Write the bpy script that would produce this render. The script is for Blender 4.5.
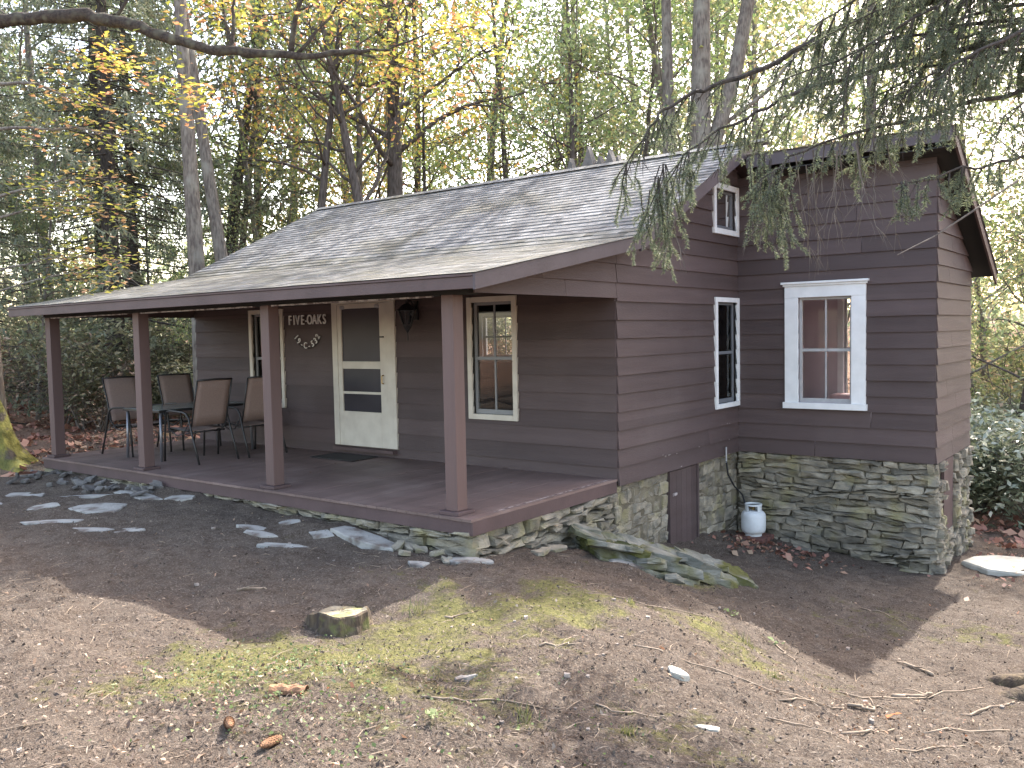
import bpy, math, random
import numpy as np
from mathutils import Vector, Matrix, Quaternion, noise as mnoise

# ------------------------------------------------------------------ clear
for o in list(bpy.data.objects): bpy.data.objects.remove(o)
scene = bpy.context.scene
COL = scene.collection
R = math.radians

# ------------------------------------------------------------------ camera, sky, sun, exposure
cam_data = bpy.data.cameras.new("camera")
cam = bpy.data.objects.new("camera", cam_data); COL.objects.link(cam)
YAW, PITCH, ROLL = R(37.3767), R(3.266), R(-1.1596)
cyw, syw, cpt, spt = math.cos(YAW), math.sin(YAW), math.cos(PITCH), math.sin(PITCH)
fwd = Vector((-syw*cpt, cyw*cpt, -spt)); rgt = Vector((cyw, syw, 0)); upv = rgt.cross(fwd)
cr, sr = math.cos(ROLL), math.sin(ROLL)
r2 = rgt*cr + upv*sr; u2 = -rgt*sr + upv*cr
M = Matrix.Identity(4)
for i in range(3):
    M[i][0] = r2[i]; M[i][1] = u2[i]; M[i][2] = -fwd[i]
M.translation = Vector((5.0764, -8.5977, 1.6746))
cam.matrix_world = M
cam_data.sensor_width = 36.0
cam_data.lens = 876.53/1024*36.0
cam_data.clip_start = 0.05; cam_data.clip_end = 2000
scene.camera = cam

SUN_EL, SUN_AZ = R(46), R(3)             # shadows travel towards -Y, a touch to -X
world = bpy.data.worlds.new("World"); scene.world = world; world.use_nodes = True
wn = world.node_tree; wn.nodes.clear()
w_out = wn.nodes.new("ShaderNodeOutputWorld"); w_bg = wn.nodes.new("ShaderNodeBackground")
sky = wn.nodes.new("ShaderNodeTexSky"); sky.sky_type = 'NISHITA'; sky.sun_disc = False
sky.sun_elevation = SUN_EL; sky.sun_rotation = R(-3)
sky.air_density = 1.0; sky.dust_density = 2.5; sky.ozone_density = 1.0
w_bg.inputs[1].default_value = 0.15
w_tint = wn.nodes.new("ShaderNodeMix"); w_tint.data_type = 'RGBA'; w_tint.blend_type = 'MULTIPLY'; w_tint.inputs[0].default_value = 1.0
w_tint.inputs[7].default_value = (1.13, 0.965, 0.81, 1)      # warm multiply on the sky colour, a white-balance correction
wn.links.new(sky.outputs[0], w_tint.inputs[6]); wn.links.new(w_tint.outputs[2], w_bg.inputs[0]); wn.links.new(w_bg.outputs[0], w_out.inputs[0])
sd = bpy.data.lights.new("sun", 'SUN'); sd.energy = 2.15; sd.angle = R(0.5); sd.color = (1.0, 0.95, 0.88)
sun = bpy.data.objects.new("sun", sd); COL.objects.link(sun)
sdir = Vector((math.sin(SUN_AZ)*math.cos(SUN_EL), -math.cos(SUN_AZ)*math.cos(SUN_EL), -math.sin(SUN_EL)))
sun.rotation_euler = sdir.to_track_quat('-Z', 'Y').to_euler()
sun.location = (0, 20, 30)
vs = scene.view_settings
vs.view_transform = 'Standard'; vs.look = 'None'; vs.exposure = 2.75; vs.gamma = 1.0; vs.use_curve_mapping = False
scene.cycles.max_bounces = 8; scene.cycles.diffuse_bounces = 4; scene.cycles.transparent_max_bounces = 12
scene.cycles.sample_clamp_indirect = 6.0

# ------------------------------------------------------------------ helpers: materials
def mat(name, base, rough=0.7, var=None, scale=6.0, bump=0.0, bscale=40.0, stretch=(1, 1, 1), detail=6.0,
        island=0.0, spec=0.3, lo=0.35, hi=0.65, trans=0.0, metal=0.0, extra=None):
    """Principled material; var = second colour mixed by noise; island = per-piece brightness change."""
    m = bpy.data.materials.new(name); m.use_nodes = True
    nt = m.node_tree; b = nt.nodes["Principled BSDF"]
    b.inputs["Roughness"].default_value = rough
    b.inputs["Metallic"].default_value = metal
    b.inputs["Specular IOR Level"].default_value = spec
    tc = nt.nodes.new("ShaderNodeTexCoord"); mp = nt.nodes.new("ShaderNodeMapping")
    mp.inputs["Scale"].default_value = stretch
    nt.links.new(tc.outputs["Object"], mp.inputs[0])
    rgb = nt.nodes.new("ShaderNodeRGB"); rgb.outputs[0].default_value = (*base, 1)
    cur = rgb.outputs[0]
    if var is not None:
        n = nt.nodes.new("ShaderNodeTexNoise"); n.inputs["Scale"].default_value = scale; n.inputs["Detail"].default_value = detail
        nt.links.new(mp.outputs[0], n.inputs["Vector"])
        mr = nt.nodes.new("ShaderNodeMapRange"); mr.inputs[1].default_value = lo; mr.inputs[2].default_value = hi
        nt.links.new(n.outputs[0], mr.inputs[0])
        mx = nt.nodes.new("ShaderNodeMix"); mx.data_type = 'RGBA'
        nt.links.new(mr.outputs[0], mx.inputs[0]); nt.links.new(cur, mx.inputs[6]); mx.inputs[7].default_value = (*var, 1)
        cur = mx.outputs[2]
    if extra is not None:                       # a second, larger stain: (colour, scale, lo, hi)
        c2, s2, l2, h2 = extra
        n = nt.nodes.new("ShaderNodeTexNoise"); n.inputs["Scale"].default_value = s2; n.inputs["Detail"].default_value = 8
        nt.links.new(tc.outputs["Object"], n.inputs["Vector"])
        mr = nt.nodes.new("ShaderNodeMapRange"); mr.inputs[1].default_value = l2; mr.inputs[2].default_value = h2
        nt.links.new(n.outputs[0], mr.inputs[0])
        mx = nt.nodes.new("ShaderNodeMix"); mx.data_type = 'RGBA'
        nt.links.new(mr.outputs[0], mx.inputs[0]); nt.links.new(cur, mx.inputs[6]); mx.inputs[7].default_value = (*c2, 1)
        cur = mx.outputs[2]
    if island:
        g = nt.nodes.new("ShaderNodeNewGeometry")
        mr = nt.nodes.new("ShaderNodeMapRange"); mr.inputs[3].default_value = 1-island; mr.inputs[4].default_value = 1+island
        nt.links.new(g.outputs["Random Per Island"], mr.inputs[0])
        hs = nt.nodes.new("ShaderNodeHueSaturation")
        nt.links.new(mr.outputs[0], hs.inputs["Value"]); nt.links.new(cur, hs.inputs["Color"])
        cur = hs.outputs[0]
    nt.links.new(cur, b.inputs["Base Color"])
    if bump:
        n = nt.nodes.new("ShaderNodeTexNoise"); n.inputs["Scale"].default_value = bscale; n.inputs["Detail"].default_value = 8
        nt.links.new(mp.outputs[0], n.inputs["Vector"])
        bp = nt.nodes.new("ShaderNodeBump"); bp.inputs["Strength"].default_value = bump; bp.inputs["Distance"].default_value = 0.02
        nt.links.new(n.outputs[0], bp.inputs["Height"]); nt.links.new(bp.outputs[0], b.inputs["Normal"])
    return m

def leaf_mat(name, stops, trans=0.5, rough=0.55, gloss=0.06):
    """Foliage: per-leaf colour from a ramp, diffuse plus translucent."""
    m = bpy.data.materials.new(name); m.use_nodes = True
    nt = m.node_tree; nt.nodes.clear()
    out = nt.nodes.new("ShaderNodeOutputMaterial")
    g = nt.nodes.new("ShaderNodeNewGeometry"); cr_ = nt.nodes.new("ShaderNodeValToRGB")
    e = cr_.color_ramp.elements
    e[0].position = stops[0][0]; e[0].color = (*stops[0][1], 1)
    e[1].position = stops[-1][0]; e[1].color = (*stops[-1][1], 1)
    for p, c in stops[1:-1]:
        k = e.new(p); k.color = (*c, 1)
    nt.links.new(g.outputs["Random Per Island"], cr_.inputs[0])
    oi = nt.nodes.new("ShaderNodeObjectInfo")
    mr = nt.nodes.new("ShaderNodeMapRange"); mr.inputs[3].default_value = 0.8; mr.inputs[4].default_value = 1.2
    nt.links.new(oi.outputs["Random"], mr.inputs[0])
    hs = nt.nodes.new("ShaderNodeHueSaturation"); nt.links.new(mr.outputs[0], hs.inputs["Value"])
    nt.links.new(cr_.outputs[0], hs.inputs["Color"])
    d = nt.nodes.new("ShaderNodeBsdfDiffuse"); t = nt.nodes.new("ShaderNodeBsdfTranslucent"); gl = nt.nodes.new("ShaderNodeBsdfGlossy")
    gl.inputs["Roughness"].default_value = rough
    nt.links.new(hs.outputs[0], d.inputs[0]); nt.links.new(hs.outputs[0], t.inputs[0])
    m1 = nt.nodes.new("ShaderNodeMixShader"); m1.inputs[0].default_value = trans
    nt.links.new(d.outputs[0], m1.inputs[1]); nt.links.new(t.outputs[0], m1.inputs[2])
    m2 = nt.nodes.new("ShaderNodeMixShader"); m2.inputs[0].default_value = gloss
    nt.links.new(m1.outputs[0], m2.inputs[1]); nt.links.new(gl.outputs[0], m2.inputs[2])
    nt.links.new(m2.outputs[0], out.inputs[0])
    return m

def glass_mat(name, tint=(0.85, 0.88, 0.9), ior=1.5):
    m = bpy.data.materials.new(name); m.use_nodes = True
    nt = m.node_tree; nt.nodes.clear()
    out = nt.nodes.new("ShaderNodeOutputMaterial"); mx = nt.nodes.new("ShaderNodeMixShader")
    fr = nt.nodes.new("ShaderNodeFresnel"); fr.inputs[0].default_value = ior
    tr = nt.nodes.new("ShaderNodeBsdfTransparent"); tr.inputs[0].default_value = (*tint, 1)
    gl = nt.nodes.new("ShaderNodeBsdfGlossy"); gl.inputs["Roughness"].default_value = 0.02
    nt.links.new(fr.outputs[0], mx.inputs[0]); nt.links.new(tr.outputs[0], mx.inputs[1]); nt.links.new(gl.outputs[0], mx.inputs[2])
    nt.links.new(mx.outputs[0], out.inputs[0])
    return m

MT = {}
MT['siding'] = mat("brown_siding_paint", (0.088, 0.063, 0.062), 0.62, (0.072, 0.051, 0.050), 2.2, 0.25, 60, (0.25, 0.25, 3), island=0.16, extra=((0.100, 0.076, 0.073), 1.1, 0.48, 0.85))
MT['trim'] = mat("brown_trim_paint", (0.100, 0.066, 0.066), 0.55, (0.078, 0.052, 0.052), 3, 0.12, 40, island=0.05)
MT['rake'] = mat("rake_paint", (0.088, 0.072, 0.080), 0.55, (0.073, 0.058, 0.064), 3, 0.12, 40)
MT['post'] = mat("post_paint", (0.130, 0.084, 0.078), 0.55, (0.102, 0.067, 0.062), 3, 0.15, 30, (1, 1, .15))
MT['deck'] = mat("deck_paint", (0.180, 0.125, 0.112), 0.55, (0.138, 0.096, 0.086), 2.5, 0.2, 50, (.3, 1, 1), island=0.10,
                 extra=((0.22, 0.165, 0.15), 1.6, 0.5, 0.75))
MT['worn'] = mat("worn_pale_paint", (0.40, 0.36, 0.35), 0.8, (0.12, 0.09, 0.09), 14, lo=0.42, hi=0.58)
MT['cream'] = mat("cream_paint", (0.60, 0.55, 0.47), 0.5, (0.52, 0.47, 0.40), 5, 0.05, 40)
MT['white'] = mat("white_paint", (0.78, 0.79, 0.80), 0.45, (0.70, 0.71, 0.72), 6, 0.05, 40)
MT['greytrim'] = mat("grey_sash_paint", (0.42, 0.42, 0.43), 0.5, (0.34, 0.34, 0.35), 8)
MT['midsash'] = mat('weathered_sash_paint', (0.24, 0.24, 0.245), 0.5)
MT['darksash'] = mat('dark_sash_paint', (0.16, 0.17, 0.19), 0.5)
MT['shingle'] = mat("grey_shingle", (0.245, 0.243, 0.242), 0.95, (0.160, 0.159, 0.160), 9, 0.5, 240, island=0.26, spec=0.05,
                    extra=((0.20, 0.19, 0.16), 0.9, 0.52, 0.72))
MT['shingle_low'] = mat("weathered_shingle", (0.215, 0.212, 0.205), 0.95, (0.140, 0.137, 0.122), 5, 0.5, 240, island=0.26, spec=0.05,
                        extra=((0.175, 0.168, 0.140), 2.2, 0.48, 0.70))
MT['roofdark'] = mat("near_black", (0.03, 0.03, 0.03), 0.9)
MT['stone'] = mat("ledge_stone", (0.300, 0.265, 0.205), 0.85, (0.150, 0.140, 0.116), 5.5, 0.9, 30, (1, 1, 2.2), island=0.36,
                  extra=((0.24, 0.215, 0.12), 3.0, 0.52, 0.70))
MT['mortar'] = mat("stone_mortar", (0.11, 0.096, 0.070), 0.95, (0.25, 0.22, 0.16), 5, 0.8, 40, lo=.45, hi=.75)
MT['flag'] = mat("bluestone", (0.33, 0.322, 0.30), 0.8, (0.225, 0.215, 0.198), 5, 0.7, 30, island=0.15, extra=((0.13, 0.105, 0.09), 4.5, 0.52, 0.66))
MT['crownstone'] = mat('chimney_crown_stone', (0.16, 0.15, 0.145), 0.9, (0.10, 0.095, 0.09), 6, 0.6, 30)
MT['rubble'] = mat('dark_rubble', (0.15, 0.14, 0.13), 0.9, (0.08, 0.074, 0.07), 6, 0.8, 30, island=.35)
MT['pebble'] = mat('pebble_stone', (0.30, 0.26, 0.225), 0.9, (0.20, 0.165, 0.14), 9, island=.35)
MT['paleflag'] = mat("pale_slab", (0.46, 0.45, 0.40), 0.8, (0.36, 0.35, 0.30), 6, 0.5, 30)
MT['bark'] = mat("grey_bark", (0.125, 0.105, 0.095), 0.95, (0.055, 0.045, 0.040), 9, 1.0, 14, (3, 3, .7), detail=8)
MT['bark_pale'] = mat("pale_bark", (0.215, 0.190, 0.165), 0.95, (0.095, 0.080, 0.072), 8, 1.0, 12, (3, 3, .8), detail=8, extra=((0.24, 0.23, 0.20), 2.5, 0.5, 0.7))
MT['bark_dark'] = mat("dark_spruce_bark", (0.085, 0.072, 0.064), 0.95, (0.038, 0.033, 0.030), 10, 1.0, 14, (3, 3, 1), detail=8)
MT['bough'] = mat('dark_mossy_bough', (0.075, 0.060, 0.050), 0.95, (0.035, 0.028, 0.025), 14, 1.0, 22, (2, 2, 2), detail=8, extra=((0.13, 0.125, 0.09), 7, 0.50, 0.70))
MT['twig'] = mat("bare_twig", (0.16, 0.135, 0.115), 0.9, (0.09, 0.075, 0.065), 10)
MT['mossbark'] = mat("mossy_bark", (0.205, 0.190, 0.050), 0.95, (0.085, 0.090, 0.028), 5, 1.0, 30, extra=((0.085, 0.070, 0.055), 3.5, 0.52, 0.62))
MT['frame'] = mat("chair_metal", (0.022, 0.020, 0.020), 0.4, spec=0.5)
MT['sling'] = mat("tan_sling", (0.30, 0.22, 0.19), 0.8, (0.265, 0.195, 0.17), 60, 0.1, 400)
MT['tabletop'] = mat("frosted_glass_top", (0.16, 0.19, 0.18), 0.18, spec=0.5)
MT['tableleg'] = mat("table_leg_metal", (0.20, 0.20, 0.22), 0.35, metal=0.6)
MT['black'] = mat("black_metal", (0.015, 0.015, 0.017), 0.45, spec=0.5)
MT['rubber'] = mat("black_rubber", (0.012, 0.012, 0.013), 0.6)
MT['brass'] = mat("brass", (0.35, 0.24, 0.10), 0.35, metal=1.0)
MT['tank'] = mat("tank_paint", (0.66, 0.69, 0.71), 0.4, (0.56, 0.58, 0.59), 7, extra=((0.38, 0.30, 0.23), 6, 0.62, 0.78))
MT['letter'] = mat("letter_white", (0.80, 0.78, 0.75), 0.5)
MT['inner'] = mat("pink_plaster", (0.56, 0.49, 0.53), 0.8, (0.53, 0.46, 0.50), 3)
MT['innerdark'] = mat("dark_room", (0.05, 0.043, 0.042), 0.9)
MT['plank'] = mat("interior_floor", (0.24, 0.20, 0.20), 0.6)
MT['quilt'] = mat("pink_quilt", (0.58, 0.44, 0.46), 0.9, (0.52, 0.38, 0.40), 8)
MT['curtain'] = mat("net_curtain", (0.10, 0.11, 0.13), 0.9)
MT['glass'] = glass_mat("window_glass", (0.94, 0.95, 0.95), 1.42)
MT['darkglass'] = mat("insect_screen", (0.034, 0.031, 0.040), 0.35, (0.024, 0.022, 0.029), 2.0, spec=0.35)
MT['lampglass'] = glass_mat("lantern_glass", (0.7, 0.72, 0.72))
MT['mat'] = mat("door_mat", (0.03, 0.026, 0.026), 0.95, (0.05, 0.045, 0.043), 50)
MT['brickpad'] = mat("red_brick", (0.17, 0.075, 0.060), 0.9, (0.10, 0.055, 0.048), 14, 0.5, 60)
MT['mossrock'] = mat("mossy_ledge", (0.245, 0.24, 0.205), 0.9, (0.125, 0.125, 0.105), 4, 1.0, 16, (1, 1, 2.5),
                     extra=((0.098, 0.096, 0.030), 2.4, 0.46, 0.62))
MT['stumpwood'] = mat("grey_stump_wood", (0.28, 0.245, 0.18), 0.9, (0.17, 0.145, 0.10), 12, 0.7, 40, extra=((0.22, 0.22, 0.09), 5, 0.5, 0.62))
MT['stumpbark'] = mat("stump_bark", (0.13, 0.10, 0.065), 0.95, (0.055, 0.042, 0.035), 9, 1.0, 20, (2, 2, .8), extra=((0.13, 0.13, 0.05), 7, 0.58, 0.68))
MT['deadbark'] = mat("rotten_bark", (0.30, 0.17, 0.095), 0.9, (0.18, 0.10, 0.06), 14, 0.8, 40)
MT['stick'] = mat("dry_stick", (0.34, 0.27, 0.20), 0.9, (0.20, 0.155, 0.115), 12)

G1, G2, G3 = (0.050, 0.085, 0.020), (0.095, 0.135, 0.028), (0.165, 0.190, 0.035)
MT['leaf_green'] = leaf_mat("leaf_green", [(0, (0.10, 0.16, 0.060)), (0.4, (0.17, 0.24, 0.085)), (0.8, (0.25, 0.31, 0.105)), (1, (0.40, 0.37, 0.12))])
MT['leaf_pale'] = leaf_mat("leaf_pale_green", [(0, (0.13, 0.185, 0.095)), (0.5, (0.21, 0.275, 0.13)), (0.88, (0.30, 0.345, 0.15)), (1, (0.46, 0.38, 0.17))])
MT['leaf_yellow'] = leaf_mat("leaf_yellow_orange", [(0, (0.20, 0.24, 0.05)), (0.35, (0.36, 0.36, 0.07)), (0.62, (0.56, 0.44, 0.09)), (0.8, (0.55, 0.30, 0.11)), (0.92, (0.46, 0.20, 0.13)), (1, (0.42, 0.27, 0.18))], 0.55)
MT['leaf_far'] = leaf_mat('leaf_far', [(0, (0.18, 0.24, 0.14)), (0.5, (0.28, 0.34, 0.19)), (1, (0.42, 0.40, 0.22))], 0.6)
MT['leaf_maple'] = leaf_mat("leaf_maple", [(0, (0.20, 0.24, 0.05)), (0.5, (0.38, 0.37, 0.08)), (0.75, (0.44, 0.28, 0.13)), (1, (0.38, 0.20, 0.13))])
MT['leaf_gold'] = leaf_mat("leaf_backlit_gold", [(0, (0.18, 0.24, 0.10)), (0.5, (0.31, 0.36, 0.16)), (0.82, (0.48, 0.44, 0.21)), (1, (0.50, 0.36, 0.24))])
MT['needle'] = leaf_mat("spruce_needle", [(0, (0.13, 0.16, 0.10)), (0.5, (0.20, 0.23, 0.15)), (0.85, (0.28, 0.30, 0.195)), (1, (0.29, 0.26, 0.20))], 0.5, 0.5, 0.05)
MT['needle_near'] = leaf_mat("near_spruce_needle", [(0, (0.12, 0.155, 0.095)), (0.5, (0.18, 0.22, 0.13)), (0.9, (0.25, 0.285, 0.16)), (1, (0.27, 0.25, 0.17))], 0.5, 0.5, 0.06)
MT['shrubleaf'] = leaf_mat("shrub_leaf", [(0, (0.13, 0.145, 0.085)), (0.5, (0.20, 0.215, 0.125)), (1, (0.33, 0.30, 0.18))], 0.45, 0.5, 0.05)
MT['paleleaf'] = leaf_mat("glossy_rhododendron_leaf", [(0, (0.15, 0.19, 0.12)), (0.5, (0.24, 0.28, 0.18)), (1, (0.36, 0.38, 0.26))], 0.35, 0.35, 0.16)
MT['litter'] = leaf_mat("dry_leaf", [(0, (0.10, 0.065, 0.045)), (0.35, (0.19, 0.125, 0.085)), (0.7, (0.30, 0.21, 0.145)), (0.93, (0.42, 0.33, 0.24)), (1, (0.42, 0.16, 0.07))], 0.15, 0.6, 0.04)
MT['orangeleaf'] = leaf_mat('orange_leaf', [(0, (0.42, 0.13, 0.05)), (1, (0.48, 0.18, 0.07))], 0.3)
MT['redlitter'] = leaf_mat("red_dry_leaf", [(0, (0.13, 0.06, 0.045)), (0.4, (0.24, 0.11, 0.08)), (0.75, (0.33, 0.16, 0.11)), (1, (0.42, 0.30, 0.20))], 0.15, 0.6, 0.05)
MT['chips'] = leaf_mat("bark_crumbs", [(0, (0.055, 0.043, 0.038)), (0.5, (0.13, 0.102, 0.085)), (0.92, (0.20, 0.165, 0.13)), (1, (0.33, 0.28, 0.225))], 0.0, 0.7, 0.02)
MT['ivy'] = leaf_mat("ground_ivy_leaf", [(0, (0.075, 0.12, 0.035)), (0.5, (0.15, 0.20, 0.075)), (1, (0.28, 0.31, 0.18))], 0.3, 0.6, 0.02)
MT['grass'] = leaf_mat("grass_blade", [(0, (0.10, 0.12, 0.04)), (0.6, (0.19, 0.20, 0.07)), (1, (0.32, 0.29, 0.14))], 0.4, 0.5, 0.04)

# ------------------------------------------------------------------ helpers: meshes and objects
class MB:
    """Collects shapes and links them as ONE mesh object."""
    def __init__(s): s.v = []; s.f = []; s.mi = []; s.cur = 0
    def add(s, vs_, fs):
        b = len(s.v); s.v.extend([tuple(p) for p in vs_])
        for f in fs: s.f.append(tuple(i+b for i in f)); s.mi.append(s.cur)
        return s
    def box(s, c, d, rot=None, taper=1.0):
        x, y, z = d[0]/2, d[1]/2, d[2]/2
        P = [Vector((sx*x*(taper if sz > 0 else 1), sy*y*(taper if sz > 0 else 1), sz*z)) for sz in (-1, 1) for sy in (-1, 1) for sx in (-1, 1)]
        if rot is not None: P = [rot @ p for p in P]
        c = Vector(c)
        return s.add([p+c for p in P], [(0, 2, 3, 1), (4, 5, 7, 6), (0, 1, 5, 4), (2, 6, 7, 3), (0, 4, 6, 2), (1, 3, 7, 5)])
    def span(s, a, b):
        a = Vector(a); b = Vector(b)
        return s.box((a+b)/2, [abs(q) for q in (b-a)])
    def tube(s, pts, rad, n=6, cap=True):
        pts = [Vector(p) for p in pts]
        if not hasattr(rad, '__len__'): rad = [rad]*len(pts)
        t0 = (pts[1]-pts[0]).normalized()
        ref = Vector((0, 0, 1)) if abs(t0.z) < 0.9 else Vector((1, 0, 0))
        nrm = t0.cross(ref).normalized(); rings = []; V = []
        for i, p in enumerate(pts):
            if i == 0: t = t0
            elif i == len(pts)-1: t = (pts[i]-pts[i-1]).normalized()
            else: t = ((pts[i+1]-pts[i]).normalized()+(pts[i]-pts[i-1]).normalized()).normalized()
            nrm = (nrm - t*nrm.dot(t)).normalized(); bn = t.cross(nrm)
            for k in range(n):
                a = 2*math.pi*k/n
                V.append(p + (nrm*math.cos(a)+bn*math.sin(a))*rad[i])
        F = []
        for i in range(len(pts)-1):
            for k in range(n):
                a = i*n+k; b = i*n+(k+1) % n
                F.append((a, b, b+n, a+n))
        if cap:
            F.append(tuple(range(n-1, -1, -1))); F.append(tuple(range((len(pts)-1)*n, len(pts)*n)))
        return s.add(V, F)
    def lathe(s, prof, c=(0, 0, 0), n=24):
        c = Vector(c); V = []; F = []
        for r, z in prof:
            for k in range(n):
                a = 2*math.pi*k/n; V.append(c+Vector((r*math.cos(a), r*math.sin(a), z)))
        for i in range(len(prof)-1):
            for k in range(n):
                a = i*n+k; b = i*n+(k+1) % n
                F.append((a, b, b+n, a+n))
        F.append(tuple(range(n-1, -1, -1))); F.append(tuple(range((len(prof)-1)*n, len(prof)*n)))
        return s.add(V, F)
    def prism(s, poly, vec):
        """poly: planar 3-D loop, extruded by vec"""
        n = len(poly); v = Vector(vec); P = [Vector(p) for p in poly]
        return s.add(P+[p+v for p in P], [tuple(range(n-1, -1, -1)), tuple(range(n, 2*n))]+[(i, (i+1) % n, (i+1) % n+n, i+n) for i in range(n)])
    def build(s, name, m, parent=None, smooth=False, bevel=0.0, fix=True):
        me = bpy.data.meshes.new(name); me.from_pydata(s.v, [], s.f)
        ms = m if isinstance(m, (list, tuple)) else [m]
        for k in ms: me.materials.append(k)
        if len(ms) > 1: me.polygons.foreach_set("material_index", s.mi)
        if fix:
            import bmesh
            bm = bmesh.new(); bm.from_mesh(me); bmesh.ops.recalc_face_normals(bm, faces=bm.faces); bm.to_mesh(me); bm.free()
        if smooth: me.polygons.foreach_set("use_smooth", [True]*len(me.polygons))
        me.update()
        o = bpy.data.objects.new(name, me); COL.objects.link(o)
        if parent is not None: o.parent = parent
        if bevel:
            b = o.modifiers.new("bevel", 'BEVEL'); b.width = bevel; b.segments = 2; b.limit_method = 'ANGLE'
        return o

def quad_mesh(name, Q, m, parent=None, smooth=False):
    """Q: (N,4,3) numpy quads -> one mesh"""
    Q = np.asarray(Q, dtype=np.float32); n = len(Q)
    me = bpy.data.meshes.new(name)
    me.vertices.add(n*4); me.vertices.foreach_set("co", Q.reshape(-1))
    me.loops.add(n*4); me.loops.foreach_set("vertex_index", np.arange(n*4, dtype=np.int32))
    me.polygons.add(n); me.polygons.foreach_set("loop_start", np.arange(0, n*4, 4, dtype=np.int32))
    me.polygons.foreach_set("loop_total", np.full(n, 4, dtype=np.int32))
    me.materials.append(m); me.update(calc_edges=True); me.validate()
    o = bpy.data.objects.new(name, me); COL.objects.link(o)
    if parent is not None: o.parent = parent
    return o

def tag(o, label=None, cat=None, group=None, kind=None):
    if label: o["label"] = label
    if cat: o["category"] = cat
    if group: o["group"] = group
    if kind: o["kind"] = kind
    return o
def empty(name, loc=(0, 0, 0), rz=0.0):
    o = bpy.data.objects.new(name, None); COL.objects.link(o); o.location = loc; o.rotation_euler = (0, 0, rz)
    o.empty_display_size = 0.2
    return o
def copy_thing(root, loc, rz=0.0, sc=None, label=None, rot=None):
    c = root.copy(); COL.objects.link(c); c.location = loc
    c.rotation_euler = rot if rot is not None else (0, 0, rz)
    if sc is not None: c.scale = sc if hasattr(sc, '__len__') else (sc, sc, sc)
    if label: c["label"] = label
    for ch in [k for k in bpy.data.objects if k.parent == root]:
        d = ch.copy(); COL.objects.link(d); d.parent = c
        for g in [k for k in bpy.data.objects if k.parent == ch]:
            e = g.copy(); COL.objects.link(e); e.parent = d
    return c

def rand_units(rng, n):
    v = rng.normal(size=(n, 3)); return v/np.linalg.norm(v, axis=1, keepdims=True)
def leaf_quads(rng, C, size, up=0.5, aspect=0.55, jitter=0.35):
    """Folded diamond leaves at centres C. up: 0 random, 1 lying flat."""
    n = len(C); nrm = rand_units(rng, n)*(1-up); nrm[:, 2] += up*np.where(rng.random(n) < 0.9, 1, -1)
    nrm /= np.linalg.norm(nrm, axis=1, keepdims=True)+1e-9
    a = np.cross(nrm, rand_units(rng, n)); a /= np.linalg.norm(a, axis=1, keepdims=True)+1e-9
    b = np.cross(nrm, a)
    s = (size*(1+jitter*rng.uniform(-1, 1, n)))[:, None]
    Q = np.empty((n, 4, 3))
    Q[:, 0] = C-a*s*.5; Q[:, 2] = C+a*s*.5
    f = nrm*s*0.10
    Q[:, 1] = C+b*s*aspect*.5+f+a*s*rng.uniform(-.18, .18, n)[:, None]; Q[:, 3] = C-b*s*aspect*.5+f+a*s*rng.uniform(-.18, .18, n)[:, None]
    return Q

# ------------------------------------------------------------------ terrain height
CP = np.array([
 (5.08,-8.6,.03),(3,-6,-.05),(1.2,-7,0),(0,-5.3,-.26),(.6,-4.75,-.30),(1.35,-2.6,-.35),(1.75,-2.6,-.40),(.1,-2.75,-.34),(.55,-1.9,-.48),
 (2.1,-1.5,-.80),(3.07,-1.7,-1.0),(2.6,-2.3,-.72),(2.75,-4.0,-.33),(3.6,-3.3,-.72),(4.1,-1.7,-1.0),(4.47,-3.5,-.62),(3.9,-5.0,-.33),
 (.35,3,-1.27),(1.3,3.4,-1.38),(2.69,3.45,-1.5),(.1,1.7,-1.08),(.1,.6,-.9),(.1,-.2,-.74),(3.1,4,-1.46),(3,6,-1.55),(3.4,2.2,-1.4),
 (4.5,4,-1.42),(5,10,-1.6),(2,1,-1.2),(1.2,.8,-1.12),(1.3,-.4,-.95),(-1.4,-2.7,-.27),(-3,-2.6,-.22),(-5.5,-2.7,-.20),(-8.3,-2.6,-.21),(-6,-5,-.24),(-9.3,-2.8,-.2),
 (-12,-4,-.15),(-3,-5.3,-.28),(-4,-8,-.05),(0,-9,.05),(8,-8,-.1),(8,-3,-.9),(9,4,-1.4),(-4,2,-.5),(-8.2,3,-.25),(-9.5,0,-.15),(-11,2,-.05),
 (-8,8,-.3),(-2,8,-1),(-4,15,-.6),(-20,5,.3),(-20,20,.6),(0,25,-1.3),(10,15,-1.5),(-30,-10,.2),(-45,35,2.5),(0,50,0),(25,30,-1),(-15,-15,.2),
 (5,-15,.2),(20,-12,-.5),(-60,10,2),(-20,60,2.5),(40,60,0),(60,0,-1),(60,-60,0),(-60,-60,0),(-60,60,3)], dtype=float)
def _phi(r2): return np.sqrt(r2+0.64)
_n = len(CP)
_A = np.zeros((_n+3, _n+3)); _d2 = ((CP[:, None, :2]-CP[None, :, :2])**2).sum(-1)
_A[:_n, :_n] = _phi(_d2) + np.eye(_n)*(-0.02)
_A[:_n, _n] = 1; _A[:_n, _n+1:] = CP[:, :2]; _A[_n, :_n] = 1; _A[_n+1:, :_n] = CP[:, :2].T
_w = np.linalg.solve(_A, np.concatenate([CP[:, 2], [0, 0, 0]]))
_nr = np.random.default_rng(5)
_WV = []
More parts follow.
